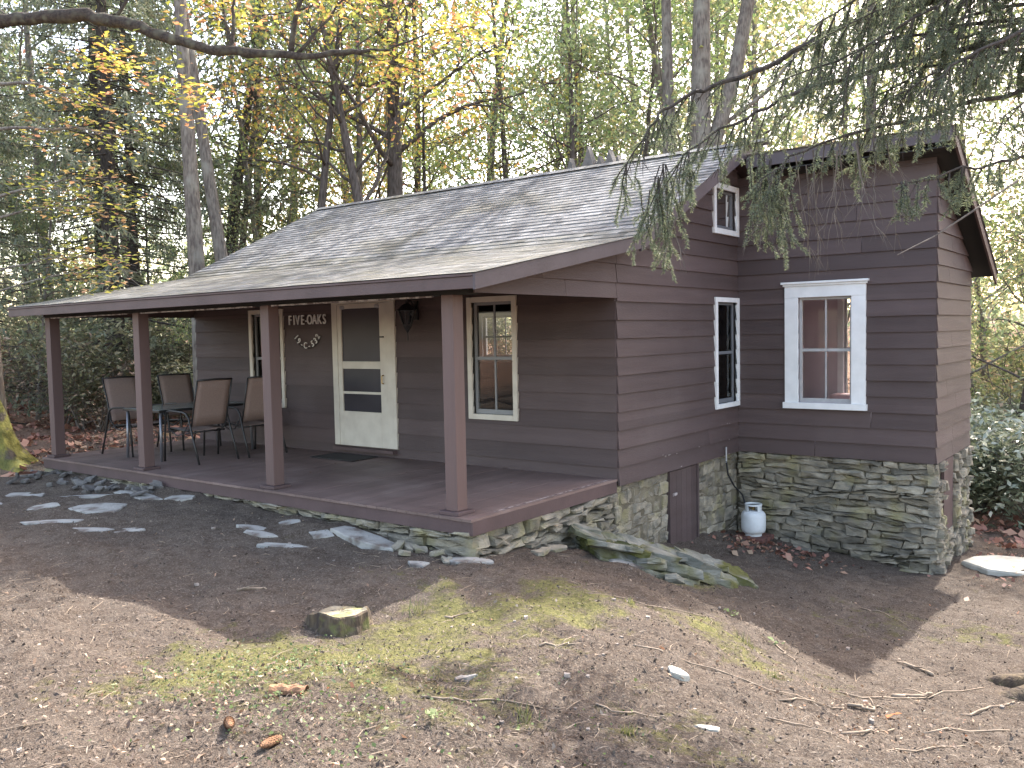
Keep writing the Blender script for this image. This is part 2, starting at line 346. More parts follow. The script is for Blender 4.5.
for lam, amp, k in ((1.6, .018, 10), (.7, .012, 12), (.32, .007, 14), (.15, .004, 16), (.08, .0028, 18)):
    for _ in range(k):
        a = _nr.uniform(0, 2*math.pi); q = 2*math.pi/(lam*_nr.uniform(.7, 1.4))
        _WV.append((q*math.cos(a), q*math.sin(a), _nr.uniform(0, 6.28), amp*1.4/math.sqrt(k)))
def gz(x, y):
    x = np.atleast_1d(np.asarray(x, dtype=float)); y = np.atleast_1d(np.asarray(y, dtype=float))
    sh = x.shape; x = x.ravel(); y = y.ravel()
    out = np.empty_like(x)
    for i in range(0, len(x), 20000):
        X = x[i:i+20000]; Y = y[i:i+20000]
        d2 = (X[:, None]-CP[None, :, 0])**2+(Y[:, None]-CP[None, :, 1])**2
        z = _phi(d2)@_w[:_n]+_w[_n]+_w[_n+1]*X+_w[_n+2]*Y
        for a, b, p, m in _WV: z = z+m*np.sin(a*X+b*Y+p)
        out[i:i+20000] = z
    return out.reshape(sh)
def g1(x, y): return float(gz(x, y)[0])

# ------------------------------------------------------------------ ground sheet
def axis(lo, hi, fine, far, grow=1.22):
    a = list(np.arange(lo, hi+1e-6, fine)); s = fine
    while a[-1] < far: s *= grow; a.append(a[-1]+s)
    s = fine
    while a[0] > -far: s *= grow; a.insert(0, a[0]-s)
    return np.array(a)
gx = axis(-10.5, 6.0, 0.055, 140); gy = axis(-7.2, 5.0, 0.055, 140)
GX, GY = np.meshgrid(gx, gy); GZ = gz(GX, GY)
nx, ny = len(gx), len(gy)
co = np.stack([GX, GY, GZ], -1).reshape(-1, 3).astype(np.float32)
I = np.arange(nx*ny).reshape(ny, nx)
F = np.stack([I[:-1, :-1], I[:-1, 1:], I[1:, 1:], I[1:, :-1]], -1).reshape(-1, 4)
me = bpy.data.meshes.new("ground")
me.vertices.add(len(co)); me.vertices.foreach_set("co", co.reshape(-1))
me.loops.add(F.size); me.loops.foreach_set("vertex_index", F.reshape(-1).astype(np.int32))
me.polygons.add(len(F)); me.polygons.foreach_set("loop_start", np.arange(0, F.size, 4, dtype=np.int32))
me.polygons.foreach_set("loop_total", np.full(len(F), 4, dtype=np.int32))
me.polygons.foreach_set("use_smooth", np.ones(len(F), dtype=bool))
me.update(calc_edges=True); me.validate()
MOSS = [(1.1,-4.2,.55,1.0),(1.55,-3.5,.55,1.0),(1.2,-3.1,.35,.8),(1.25,-4.9,.65,1.0),(.75,-5.5,.6,1.0),(1.0,-5.9,.5,.9),(1.5,-5.5,.6,.85),(1.9,-5.0,.5,.6),(2.3,-2.6,.4,.8),(2.7,-2.9,.4,.7),
        (1.1,-.6,.35,.9),(.9,-6.2,.5,.6),(2.2,-5.6,.6,.55),(.55,-3.7,.3,.6),(1.9,-4.2,.4,.5),(3.2,-4.9,.5,.5),(2.9,.2,.8,.4),(3.7,.4,.6,.45),(-.2,-3.4,.4,.45),(3.1,-2.6,.3,.5)]
ms_ = np.zeros(len(co)); lf_ = np.zeros(len(co))
for x, y, r, a in MOSS: ms_ = np.maximum(ms_, a*np.exp(-((co[:, 0]-x)**2+(co[:, 1]-y)**2)/(r*r)))
dist_h = np.maximum.reduce([np.clip(co[:, 1]-5.5, 0, 8)/5, np.clip(-9.5-co[:, 0], 0, 8)/3, np.clip(co[:, 0]-5.5, 0, 8)/4])
lf_ = np.clip(dist_h, 0, 1)
ca = me.color_attributes.new("cover", 'FLOAT_COLOR', 'POINT')
ca.data.foreach_set("color", np.stack([ms_, lf_, np.zeros_like(ms_), np.ones_like(ms_)], -1).astype(np.float32).reshape(-1))
def ground_material():
    m = bpy.data.materials.new("forest_soil"); m.use_nodes = True
    nt = m.node_tree; b = nt.nodes["Principled BSDF"]; b.inputs["Roughness"].default_value = 0.95; b.inputs["Specular IOR Level"].default_value = 0.1
    L = nt.links.new
    tc = nt.nodes.new("ShaderNodeTexCoord"); at = nt.nodes.new("ShaderNodeAttribute"); at.attribute_name = "cover"
    sp = nt.nodes.new("ShaderNodeSeparateColor"); L(at.outputs["Color"], sp.inputs[0])
    def noise(s, d=8, ro=.6):
        n = nt.nodes.new("ShaderNodeTexNoise"); n.inputs["Scale"].default_value = s; n.inputs["Detail"].default_value = d; n.inputs["Roughness"].default_value = ro
        L(tc.outputs["Object"], n.inputs["Vector"]); return n.outputs[0]
    def rng(v, a, b_, c=0, d=1):
        r = nt.nodes.new("ShaderNodeMapRange"); r.inputs[1].default_value = a; r.inputs[2].default_value = b_; r.inputs[3].default_value = c; r.inputs[4].default_value = d
        L(v, r.inputs[0]); return r.outputs[0]
    def mix(f, a, b_):
        x = nt.nodes.new("ShaderNodeMix"); x.data_type = 'RGBA'; L(f, x.inputs[0])
        for k, s in ((6, a), (7, b_)):
            if isinstance(s, tuple): x.inputs[k].default_value = (*s, 1)
            else: L(s, x.inputs[k])
        return x.outputs[2]
    def math_(op, a, b_):
        x = nt.nodes.new("ShaderNodeMath"); x.operation = op
        for k, s in ((0, a), (1, b_)):
            if isinstance(s, (int, float)): x.inputs[k].default_value = s
            else: L(s, x.inputs[k])
        return x.outputs[0]
    c = mix(rng(noise(1.3), .38, .64), (0.100, 0.081, 0.067), (0.140, 0.115, 0.095))
    c = mix(rng(noise(9), .42, .64), c, (0.078, 0.060, 0.048))
    c = mix(rng(noise(60, 6, .7), .50, .68), c, (0.240, 0.200, 0.162))
    c = mix(rng(noise(130, 4, .75), .50, .68), c, (0.055, 0.042, 0.034))
    leafy = mix(rng(noise(14), .38, .62), (0.155, 0.092, 0.064), (0.27, 0.17, 0.12))
    c = mix(math_('MULTIPLY', sp.outputs[1], .85), c, leafy)
    mossf = math_('ADD', sp.outputs[0], rng(noise(4.5, 8, .7), .3, .72, -.58, .42))
    mossc = mix(rng(noise(38), .35, .65), (0.095, 0.096, 0.034), (0.205, 0.198, 0.078))
    c = mix(rng(mossf, .24, .66, 0, .85), c, mossc)
    L(c, b.inputs["Base Color"])
    h = math_('ADD', noise(22, 8, .7), math_('MULTIPLY', noise(110, 4, .7), .45))
    bp = nt.nodes.new("ShaderNodeBump"); bp.inputs["Strength"].default_value = 0.95; bp.inputs["Distance"].default_value = 0.035
    L(h, bp.inputs["Height"]); L(bp.outputs[0], b.inputs["Normal"])
    return m
me.materials.append(ground_material())
ground = bpy.data.objects.new("ground", me); COL.objects.link(ground); tag(ground, kind="structure")

# ------------------------------------------------------------------ the cabin
L_, W_, L2, X0 = 3.4145, 2.6258, 5.633, -8.20
ZB, EXP = -0.081, 0.21
RX = 0.31                                  # rake plane
RXL = -8.57
WX = 2.905                                 # wing roof edge
KY, KZ = 0.05, 2.735                       # kink in the roof
EY, EZ = -2.83, 2.205
PY, PZ = 3.08, 4.215                       # ridge
WY, WZ = 2.99, 4.03
BS = 0.53                                  # back slope
def roof_z(y):
    if y < KY: return EZ+(y-EY)*(KZ-EZ)/(KY-EY)
    if y < PY: return KZ+(y-KY)*(PZ-KZ)/(PY-KY)
    return PZ-BS*(y-PY)
def wing_z(y): return WZ-BS*(y-WY)
cabin = empty("cabin", (0, 0, 0))
tag(cabin, "brown board-sided cabin with grey shingle roof, open front porch and stone foundation", "cabin")

def clip_poly(poly, a, b, c):
    """keep a*s+b*z<=c"""
    out = []
    for i in range(len(poly)):
        p, q = poly[i], poly[(i+1) % len(poly)]
        dp = a*p[0]+b*p[1]-c; dq = a*q[0]+b*q[1]-c
        if dp <= 0: out.append(p)
        if (dp < 0) != (dq < 0) and dp != dq:
            t = dp/(dp-dq); out.append((p[0]+(q[0]-p[0])*t, p[1]+(q[1]-p[1])*t))
    return out
def siding(O, S, N, s0, s1, z0, z1, holes=(), clips=(), seed=0, zstart=ZB):
    O = Vector(O); S = Vector(S); N = Vector(N); m = MB(); rng = random.Random(seed)
    k = math.floor((z0-zstart)/EXP)
    while zstart+k*EXP < z1:
        a = zstart+k*EXP; b = a+EXP; k += 1
        lo, hi = max(a, z0), min(b, z1)
        cuts = sorted({lo, hi} | {q for h in holes for q in (h[2], h[3]) if lo < q < hi})
        dz = rng.uniform(-.003, .003)
        for c0, c1 in zip(cuts[:-1], cuts[1:]):
            if c1-c0 < 1e-4: continue
            segs = [(s0, s1)]
            for h in holes:
                if h[2] < c1-1e-5 and h[3] > c0+1e-5:
                    ns = []
                    for p, q in segs:
                        if h[1] <= p or h[0] >= q: ns.append((p, q)); continue
                        if h[0] > p: ns.append((p, h[0]))
                        if h[1] < q: ns.append((h[1], q))
                    segs = ns
            if len(cuts) == 2 and len(segs) == 1 and segs[0][1]-segs[0][0] > 2.0 and rng.random() < .55:
                p, q = segs[0]; w_ = p+(q-p)*rng.uniform(.2, .8); segs = [(p, w_-.0025), (w_+.0025, q)]      # a butt joint
            for p, q in segs:
                poly = [(p, c0), (q, c0), (q, c1), (p, c1)]
                for cl in clips:
                    poly = clip_poly(poly, *cl)
                    if len(poly) < 3: break
                if len(poly) < 3: continue
                th = lambda z: 0.026-0.021*(z-a)/EXP+dz
                fr = [O+S*u+Vector((0, 0, z))+N*th(z) for u, z in poly]
                bk = [O+S*u+Vector((0, 0, z)) for u, z in poly]
                n = len(poly)
                m.add(fr+bk, [tuple(range(n))]+[(i, i+n, (i+1) % n+n, (i+1) % n) for i in range(n)])
    return m

def wall_slab(O, S, N, s0, s1, z0, z1, holes=(), clips=(), depth=0.10, gap=0.0):
    """plain backing behind the boards (from gap to gap+depth behind the wall plane)"""
    O = Vector(O); S = Vector(S); N = Vector(N); m = MB()
    cuts = sorted({z0, z1} | {q for h in holes for q in (h[2], h[3]) if z0 < q < z1})
    for c0, c1 in zip(cuts[:-1], cuts[1:]):
        segs = [(s0, s1)]
        for h in holes:
            if h[2] < c1-1e-5 and h[3] > c0+1e-5:
                ns = []
                for p, q in segs:
                    if h[1] <= p or h[0] >= q: ns.append((p, q)); continue
                    if h[0] > p: ns.append((p, h[0]))
                    if h[1] < q: ns.append((h[1], q))
                segs = ns
        for p, q in segs:
            poly = [(p, c0), (q, c0), (q, c1), (p, c1)]
            for cl in clips:
                poly = clip_poly(poly, *cl)
                if len(poly) < 3: break
            if len(poly) < 3: continue
            m.prism([O+S*u+Vector((0, 0, z))-N*(gap+.001) for u, z in poly], -N*depth)
    return m

# openings: (s0, s1, z0, z1)
W_FR = (-2.10, -1.45, 0.67, 2.08)          # right front window
W_FL = (-6.63, -5.92, 0.68, 2.06)          # left front window
D_FR = (-4.62, -3.62, 0.12, 2.15)          # door
W_G = (2.66, 3.33, 0.65, 2.055)            # narrow gable window
W_P = (2.64, 3.32, 3.06, 3.60)             # small peak window
W_W = (0.89, 1.60, 0.655, 2.09)            # wing window
B_W = (0.86, 2.42, 0.40, 2.28)             # wing back window, oversized to let more light into the room
B_M = (-6.45, -5.35, 1.2, 2.05)             # main back window
# clip under the roof: z <= roof underside
def under(p, q, off):                      # line through p,q (s,z) lowered by off
    a = -(q[1]-p[1])/(q[0]-p[0]); return (a, 1.0, p[1]+a*p[0]-off)
c_por = under((EY, EZ), (KY, KZ), .11); c_main = under((KY, KZ), (PY, PZ), .13); c_back = (BS, 1.0, PZ+BS*PY-.13)
c_wing = (BS, 1.0, WZ+BS*WY-.13)
X_, Y_, Z_ = Vector((1, 0, 0)), Vector((0, 1, 0)), Vector((0, 0, 1))
siding((0, 0, 0), X_, -Y_, X0, 0.0, 0.0, 2.62, [W_FR, W_FL, D_FR], seed=1).build("siding_wall", MT['siding'], cabin)
siding((0, 0, 0), Y_, X_, 0.0, L_, ZB, 4.2, [W_G, W_P], [c_main, c_back], seed=2).build("siding_wall", MT['siding'], cabin)
siding((0, L_, 0), X_, -Y_, 0.004, W_, ZB, 3.81, [W_W], seed=3).build("siding_wall", MT['siding'], cabin)
siding((W_, 0, 0), Y_, X_, L_, L2, ZB, 3.8, [], [c_wing], seed=4).build("siding_wall", MT['siding'], cabin)
siding((0, L2, 0), X_, Y_, X0, W_, ZB, 2.6, [B_W, B_M], seed=5).build("siding_wall", MT['siding'], cabin)
siding((X0, 0, 0), Y_, -X_, 0.0, L2, ZB, 4.2, [], [c_main, c_back], seed=6).build("siding_wall", MT['siding'], cabin)
# porch end gables: boards carried out over the porch in the plane of the end walls
siding((0, 0, 0), Y_, X_, -2.50, -0.002, 2.055, 2.8, [], [c_por], seed=7).build("siding_wall", MT['siding'], cabin)
siding((X0, 0, 0), Y_, -X_, -2.50, -0.002, 2.055, 2.8, [], [c_por], seed=8).build("siding_wall", MT['siding'], cabin)
# inner linings
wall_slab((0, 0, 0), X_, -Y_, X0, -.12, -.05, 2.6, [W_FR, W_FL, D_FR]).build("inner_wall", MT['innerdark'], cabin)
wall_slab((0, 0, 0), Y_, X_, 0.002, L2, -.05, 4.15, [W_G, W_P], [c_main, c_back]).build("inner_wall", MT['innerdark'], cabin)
wall_slab((0, L_, 0), X_, -Y_, 0.002, W_-.12, -.05, 3.81, [W_W]).build("inner_wall", MT['inner'], cabin)
wall_slab((W_, 0, 0), Y_, X_, L_+.002, L2-.002, -.05, 3.7, [], [c_wing]).build("inner_wall", MT['inner'], cabin)
wall_slab((0, L2, 0), X_, Y_, 0.012, W_-.12, -.05, 2.5, [B_W]).build("inner_wall", MT['inner'], cabin)
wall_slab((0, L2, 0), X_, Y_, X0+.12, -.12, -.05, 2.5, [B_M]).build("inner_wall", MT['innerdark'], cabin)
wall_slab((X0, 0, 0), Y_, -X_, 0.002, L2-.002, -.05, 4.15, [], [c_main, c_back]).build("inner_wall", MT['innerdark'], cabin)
m = MB(); m.span((.003, L_+.105, -.06), (.015, L2-.105, 2.45)); m.build("inner_wall", MT['inner'], cabin)
m = MB(); m.span((X0+.1, .1, -.1), (-.11, L2-.1, -.06)).span((-.10, L_+.104, -.1), (W_-.1, L2-.1, -.06)); m.build("floor_slab", MT['plank'], cabin)
m = MB(); m.span((.016, L_+.11, 2.45), (W_-.11, L2-.11, 2.47)); m.build("room_ceiling", MT['inner'], cabin)

# roof: shingle courses laid as separate tabs
def shingle_run(y0, z0, y1, z1, x0, x1, mbs, rng, exposure=0.128, pick=None, lip=(.010, .016)):
    L = math.hypot(y1-y0, z1-z0); n = max(1, round(L/exposure)); ux = Vector((0, (y1-y0)/L, (z1-z0)/L)); nn = Vector((0, -ux.z, ux.y))
    if nn.z < 0: nn = -nn
    for i in range(n):
        a = Vector((0, y0, z0))+ux*(L*i/n); b = Vector((0, y0, z0))+ux*(L*(i+1)/n)
        x = x0
        mb = mbs[0] if pick is None or not pick(i, n, rng) else mbs[1]
        while x < x1-1e-6:
            w = min(rng.choice((.13, .17, .22, .30, .34)), x1-x)
            if x1-x-w < .06: w = x1-x
            h = rng.uniform(*lip); dy = rng.uniform(-.010, .008)
            A0 = a+ux*dy; lift = nn*h; up2 = nn*min(.0035, lip[0]*.4)
            P = [A0+lift+X_*x, A0+lift+X_*(x+w), b+up2+X_*(x+w), b+up2+X_*x, A0+X_*x, A0+X_*(x+w)]
            mb.add(P, [(0, 1, 2, 3), (4, 5, 1, 0), (4, 0, 3), (5, 2, 1)])
            x += w
rng = random.Random(11)
ma, mb_ = MB(), MB()
shingle_run(EY-.02, EZ, KY, KZ, RXL-.015, RX+.015, [ma, mb_], rng, pick=lambda i, n, r: True, lip=(.0022, .0042))
shingle_run(KY, KZ, PY, PZ, RXL-.015, RX+.015, [ma, mb_], rng, pick=lambda i, n, r: i < 2)
ma.cur = 0
shingle_run(L2+.45, PZ-BS*(L2+.45-PY), PY, PZ, RXL-.015, RX, [ma, mb_], rng, exposure=.4)
ma.build("roof_shingles", MT['shingle'], cabin, fix=False); mb_.build("porch_roof_shingles", MT['shingle_low'], cabin, fix=False)
m = MB()                                    # ridge caps
x = RXL-.02
while x < RX+.01:
    m.prism([(x, PY-.13, PZ-.045+.016), (x, PY, PZ+.035), (x, PY+.13, PZ-.052+.016), (x, PY, PZ+.018)], (.29, 0, .004)); x += .24
m.build("ridge_cap", MT['shingle'], cabin)
m = MB(); shingle_run(L2+.42, wing_z(L2+.42), WY-.02, wing_z(WY-.02), RX+.01, WX+.02, [m, m], rng, exposure=.2); m.build("wing_roof_shingles", MT['shingle'], cabin, fix=False)
# sheathing
def profile(mb, pts, x0, x1, t):
    poly = [(x0, y, z-.004) for y, z in pts]+[(x0, y, z-t) for y, z in reversed(pts)]
    for i in range(len(pts)-1):
        (ya, za), (yb, zb_) = pts[i], pts[i+1]
        mb.prism([(x0, ya, za-.004), (x0, yb, zb_-.004), (x0, yb, zb_-t), (x0, ya, za-t)], (x1-x0, 0, 0))
m = MB(); profile(m, [(EY+.03, roof_z(EY+.03)), (KY, KZ), (PY, PZ), (L2+.4, roof_z(L2+.4))], RXL+.04, RX-.04, .05); m.build("roof_deck", MT['trim'], cabin)
m = MB(); profile(m, [(WY+.03, wing_z(WY+.03)), (L2+.38, wing_z(L2+.38))], RX-.03, WX-.04, .05); m.build("roof_deck", MT['roofdark'], cabin)
# fascia boards
m = MB(); m.span((RXL, EY, EZ-.135), (RX-.028, EY+.028, EZ-.030)); m.span((RXL-.004, EY-.014, EZ-.028), (RX-.028, EY+.026, EZ-.006)); m.build("fascia_board", MT['trim'], cabin, bevel=.003)
def rake(xa, xb, pts, dep, parent_mat):
    mb = MB()
    for (ya, za), (yb, zb_) in zip(pts[:-1], pts[1:]):
        mb.prism([(xa, ya, za-.006), (xa, yb, zb_-.006), (xa, yb, zb_-dep), (xa, ya, za-dep)], (xb-xa, 0, 0))
    return mb.build("rake_board", parent_mat, cabin)
rake(RX-.028, RX, [(EY-.012, EZ), (KY-.003, KZ)], .145, MT['rake'])
rake(RX-.028, RX+.003, [(KY, KZ), (PY, PZ)], .175, MT['rake'])
rake(RX-.028, RX, [(PY+.003, PZ), (L_+.2, roof_z(L_+.2))], .175, MT['rake'])
rake(RXL, RXL+.028, [(EY+.032, roof_z(EY+.032)), (KY, KZ), (PY, PZ), (L2+.4, roof_z(L2+.4))], .15, MT['trim'])
m = MB(); m.span((RX+.004, WY, WZ-.165), (WX-.03, WY+.028, WZ-.008)); m.build("fascia_board", MT['rake'], cabin, bevel=.003)
rake(WX-.028, WX, [(WY-.004, WZ), (L2+.42, wing_z(L2+.42))], .15, MT['trim'])
m = MB(); m.span((RX+.004, WY+.03, 3.80), (WX-.03, L_-.03, 3.815)); m.build("soffit_board", MT['roofdark'], cabin)
# porch: beam, ceiling, pale bead, deck, posts
m = MB(); m.span((X0+.05, -2.51, 2.045), (-.05, -2.37, 2.12)); m.prism([(X0+.02, -2.36, 2.13), (X0+.02, -.03, 2.50), (X0+.02, -.03, 2.515), (X0+.02, -2.36, 2.145)], (-X0-.05, 0, 0)); m.build("porch_beam", MT['roofdark'], cabin)  # ceiling coloured near-black to keep bounced light off the porch wall
posts_x = (-8.08, -5.68, -3.01, -.31)
m = MB()
for a, b in zip(posts_x[:-1], posts_x[1:]): m.span((a+.16, -2.535, 2.028), (b-.16, -2.515, 2.044))
m.build("pale_bead", MT['worn'], cabin)
m = MB(); rng = random.Random(3); x = -8.262
while x < 0.0:                              # deck planks run front to back
    w = min(.138, 0.0-x); m.span((x+.002, -2.60, -.026+rng.uniform(-.001, .001)), (x+w-.002, -.003, 0.0+rng.uniform(-.001, .001))); x += w
m.build("porch_deck", MT['deck'], cabin)
m = MB(); m.span((-8.25, -2.584, -.152), (-.028, -2.556, -.0275)); m.span((-.026, -2.584, -.152), (0.002, -.03, -.0275)); m.span((-8.25, -2.55, -.152), (-8.225, -.03, -.0275))
m.build("rim_board", MT['trim'], cabin)
m = MB(); m.span((-.06, -2.2, .0015), (-.045, -.15, .003)); m.build("worn_edge", MT['worn'], cabin)
for px in posts_x:
    p = MB(); p.span((px-.072, -2.512, .036), (px+.072, -2.368, 2.046))
    po = p.build("porch_post", MT['post'], cabin, bevel=.005)
    b = MB(); b.span((px-.12, -2.56, .002), (px+.12, -2.32, .035)); b.build("base_block", MT['trim'], po, bevel=.004)
m = MB(); m.span((-8.17, -2.3, 2.1), (-.03, -.03, 2.108)); 

# windows
def window(O, S, N, hole, casing, cm, style='plain', sash_m=None, glass=None, mullion=True, rail=True, head=0.0, curtain=False, rail_z=None):
    O = Vector(O); S = Vector(S); N = Vector(N); s0, s1, z0, z1 = hole
    P = lambda s, z, n: O+S*s+Z_*z+N*n
    def bar(mb, sa, sb, za, zb_, n0, n1):
        A = P(sa, za, n0); B = P(sb, zb_, n1); mb.span(A, B)
    fr = MB(); c = casing; o_ = .045
    if head:
        bar(fr, s0-c, s0, z0-.001, z1, -.02, o_); bar(fr, s1, s1+c, z0-.001, z1, -.02, o_)
        bar(fr, s0-c, s1+c, z1+.001, z1+.155, -.02, o_+.002)
        bar(fr, s0-c-.02, s1+c+.02, z1+.156, z1+.185, -.02, o_+.02); bar(fr, s0-c-.04, s1+c+.04, z1+.186, z1+.215, -.02, o_+.045)
        bar(fr, s0-c-.02, s1+c+.02, z0-.085, z0-.002, -.02, o_+.03)
    else:
        bar(fr, s0-c, s0, z0-c, z1+c, -.02, o_); bar(fr, s1, s1+c, z0-c, z1+c, -.02, o_)
        bar(fr, s0+.001, s1-.001, z1, z1+c, -.02, o_-.002); bar(fr, s0+.001, s1-.001, z0-c, z0, -.02, o_+.004)
    w = fr.build("window", cm, cabin, bevel=.003)
    sm = sash_m or MT['greytrim']
    sa = MB(); t = .035; d0, d1 = -.055, -.025; zm = rail_z or (z0+z1)/2
    bar(sa, s0, s0+t, z0, z1, d0, d1); bar(sa, s1-t, s1, z0, z1, d0, d1)
    bar(sa, s0+t+.001, s1-t-.001, z1-t, z1, d0, d1); bar(sa, s0+t+.001, s1-t-.001, z0, z0+t*1.6, d0, d1)
    if rail: bar(sa, s0+t+.001, s1-t-.001, zm-.02, zm+.02, d0, d1+.004)
    sa.build("sash", sm, w)
    if mullion:
        mu = MB(); sc = (s0+s1)/2
        if rail:
            bar(mu, sc-.010, sc+.010, zm+.021, z1-t-.001, d0+.004, d1-.004); bar(mu, sc-.010, sc+.010, z0+t*1.6+.001, zm-.021, d0+.004, d1-.004)
        else: bar(mu, sc-.010, sc+.010, z0+t*1.6+.001, z1-t-.001, d0+.004, d1-.004)
        mu.build("muntin", sm, w)
    g = MB(); g.add([P(s0+t, z0+t, -.04), P(s1-t, z0+t, -.04), P(s1-t, z1-t, -.04), P(s0+t, z1-t, -.04)], [(0, 1, 2, 3)])
    g.build("pane", glass or MT['glass'], w)
    if curtain:
        cu = MB(); k = 14; V = []
        for i in range(k+1):
            s = s0+.02+(s1-s0)*.30*i/k; V += [P(s, z0+.02, -.16+.018*math.sin(i*1.9)), P(s, z1-.02, -.16+.018*math.sin(i*1.9))]
        cu.add(V, [(2*i, 2*i+2, 2*i+3, 2*i+1) for i in range(k)]); cu.build("curtain", MT['curtain'], w)
    return w
tag(window((0, 0, 0), X_, -Y_, W_FR, .068, MT['cream'], sash_m=MT['midsash']))
window((0, 0, 0), X_, -Y_, W_FL, .068, MT['cream'], sash_m=MT['midsash'])
window((0, 0, 0), Y_, X_, W_G, .065, MT['white'], sash_m=MT['darksash'], mullion=False)
window((0, 0, 0), Y_, X_, W_P, .075, MT['white'], rail=False, sash_m=MT['darksash'], mullion=False)
window((0, L_, 0), X_, -Y_, W_W, .185, MT['white'], head=1)
window((0, L2, 0), X_, Y_, B_W, .10, MT['white'])
window((0, L2, 0), X_, Y_, B_M, .10, MT['white'])
for h in (B_W, B_M):                         # inside trim of the back windows
    m = MB(); m.span((h[0]-.09, L2-.125, h[2]-.09), (h[0]-.002, L2-.104, h[3]+.09)); m.span((h[1]+.002, L2-.125, h[2]-.09), (h[1]+.09, L2-.104, h[3]+.09))
    m.span((h[0]-.001, L2-.123, h[3]), (h[1]+.001, L2-.104, h[3]+.09)); m.span((h[0]-.001, L2-.123, h[2]-.09), (h[1]+.001, L2-.104, h[2]))
    m.build("inner_trim", MT['white'], cabin)
# storm door
s0, s1, z0, z1 = D_FR
dr = MB(); dr.span((s0-.11, -.045, z0-.0), (s0-.001, .02, z1+.1)); dr.span((s1+.001, -.045, z0-.0), (s1+.16, .02, z1+.1)); dr.span((s0, -.043, z1), (s1, .02, z1+.1))
door = dr.build("storm_door", MT['cream'], cabin, bevel=.003)
lf = MB(); y0, y1 = -.040, -.012; pl, pr2 = s0+.085, s1-.135
lf.span((s0+.003, y0, z0), (pl, y1, z1-.003)); lf.span((pr2, y0, z0), (s1-.003, y1, z1-.003))
lf.span((pl+.001, y0, z0), (pr2-.001, y1, .615)); lf.span((pl+.001, y0, z1-.07), (pr2-.001, y1, z1-.003)); lf.span((pl+.001, y0+.002, 1.225), (pr2-.001, y1, 1.33)); lf.span((pl+.001, y0+.004, .865), (pr2-.001, y1, .90))
lf.build("door_leaf", MT['cream'], door, bevel=.003)
g = MB(); g.add([(pl-.02, -.02, .6), (pr2+.02, -.02, .6), (pr2+.02, -.02, z1-.05), (pl-.02, -.02, z1-.05)], [(0, 1, 2, 3)]); g.build("door_pane", MT['darkglass'], door)
g = MB(); g.tube([(s1-.075, -.042, 1.02), (s1-.075, -.075, 1.03), (s1-.075, -.075, 1.13), (s1-.075, -.042, 1.14)], .009, 6); g.build("door_handle", MT['brass'], door)
g = MB(); g.span((s1-.125, -.06, 1.66), (s1-.05, -.041, 1.68)); g.build("door_closer", MT['black'], door)
g = MB(); g.span((s0-.1, -.10, .055), (s1+.12, .015, .098)); g.build("door_sill", MT['trim'], door)
for sx in (s0+.12, s1-.17):
    g = MB(); g.lathe([(.001, -.03), (.045, -.02), (.05, 0), (.045, .02), (.001, .03)], (sx, -.028, z1-.05), 12); g.build("suction_disc", MT['greytrim'], door)
m = MB(); m.span((-4.75, -.012, .004), (-3.42, -.004, .05)); m.build("kick_board", MT['trim'], cabin)
# wall lantern
lx, lz = -3.07, 1.99
la = MB(); la.box((lx, -.03, lz+.02), (.09, .02, .20)); la.tube([(lx, -.04, lz+.06), (lx, -.10, lz+.12), (lx, -.15, lz+.10)], .009, 6)
la.lathe([(.115, 0), (.10, .012), (.055, .055), (.018, .075), (.012, .12), (.001, .13)], (lx, -.15, lz+.02), 6)
la.lathe([(.001, -.10), (.012, -.08), (.045, -.022), (.05, -.01), (.05, 0)], (lx, -.15, lz-.13), 6)
la.tube([(lx, -.15, lz-.2), (lx, -.15, lz-.30)], .006, 6)
for k in range(6):
    a = 2*math.pi*k/6; la.tube([(lx+.048*math.cos(a), -.15+.048*math.sin(a), lz-.135), (lx+.10*math.cos(a), -.15+.10*math.sin(a), lz+.022)], .005, 4)
lan = la.build("wall_lantern", MT['black'], cabin)
gl_ = MB(); n = 6
V = [(lx+r_*math.cos(2*math.pi*k/6), -.15+r_*math.sin(2*math.pi*k/6), z_) for r_, z_ in ((.045, lz-.13), (.097, lz+.018)) for k in range(6)]
gl_.add(V, [(k, (k+1) % 6, (k+1) % 6+6, k+6) for k in range(6)]); gl_.build("lantern_glass", MT['lampglass'], lan)

lan.location = Vector((lx, 0, lz))*(1-1.25); lan.scale = (1.25,)*3

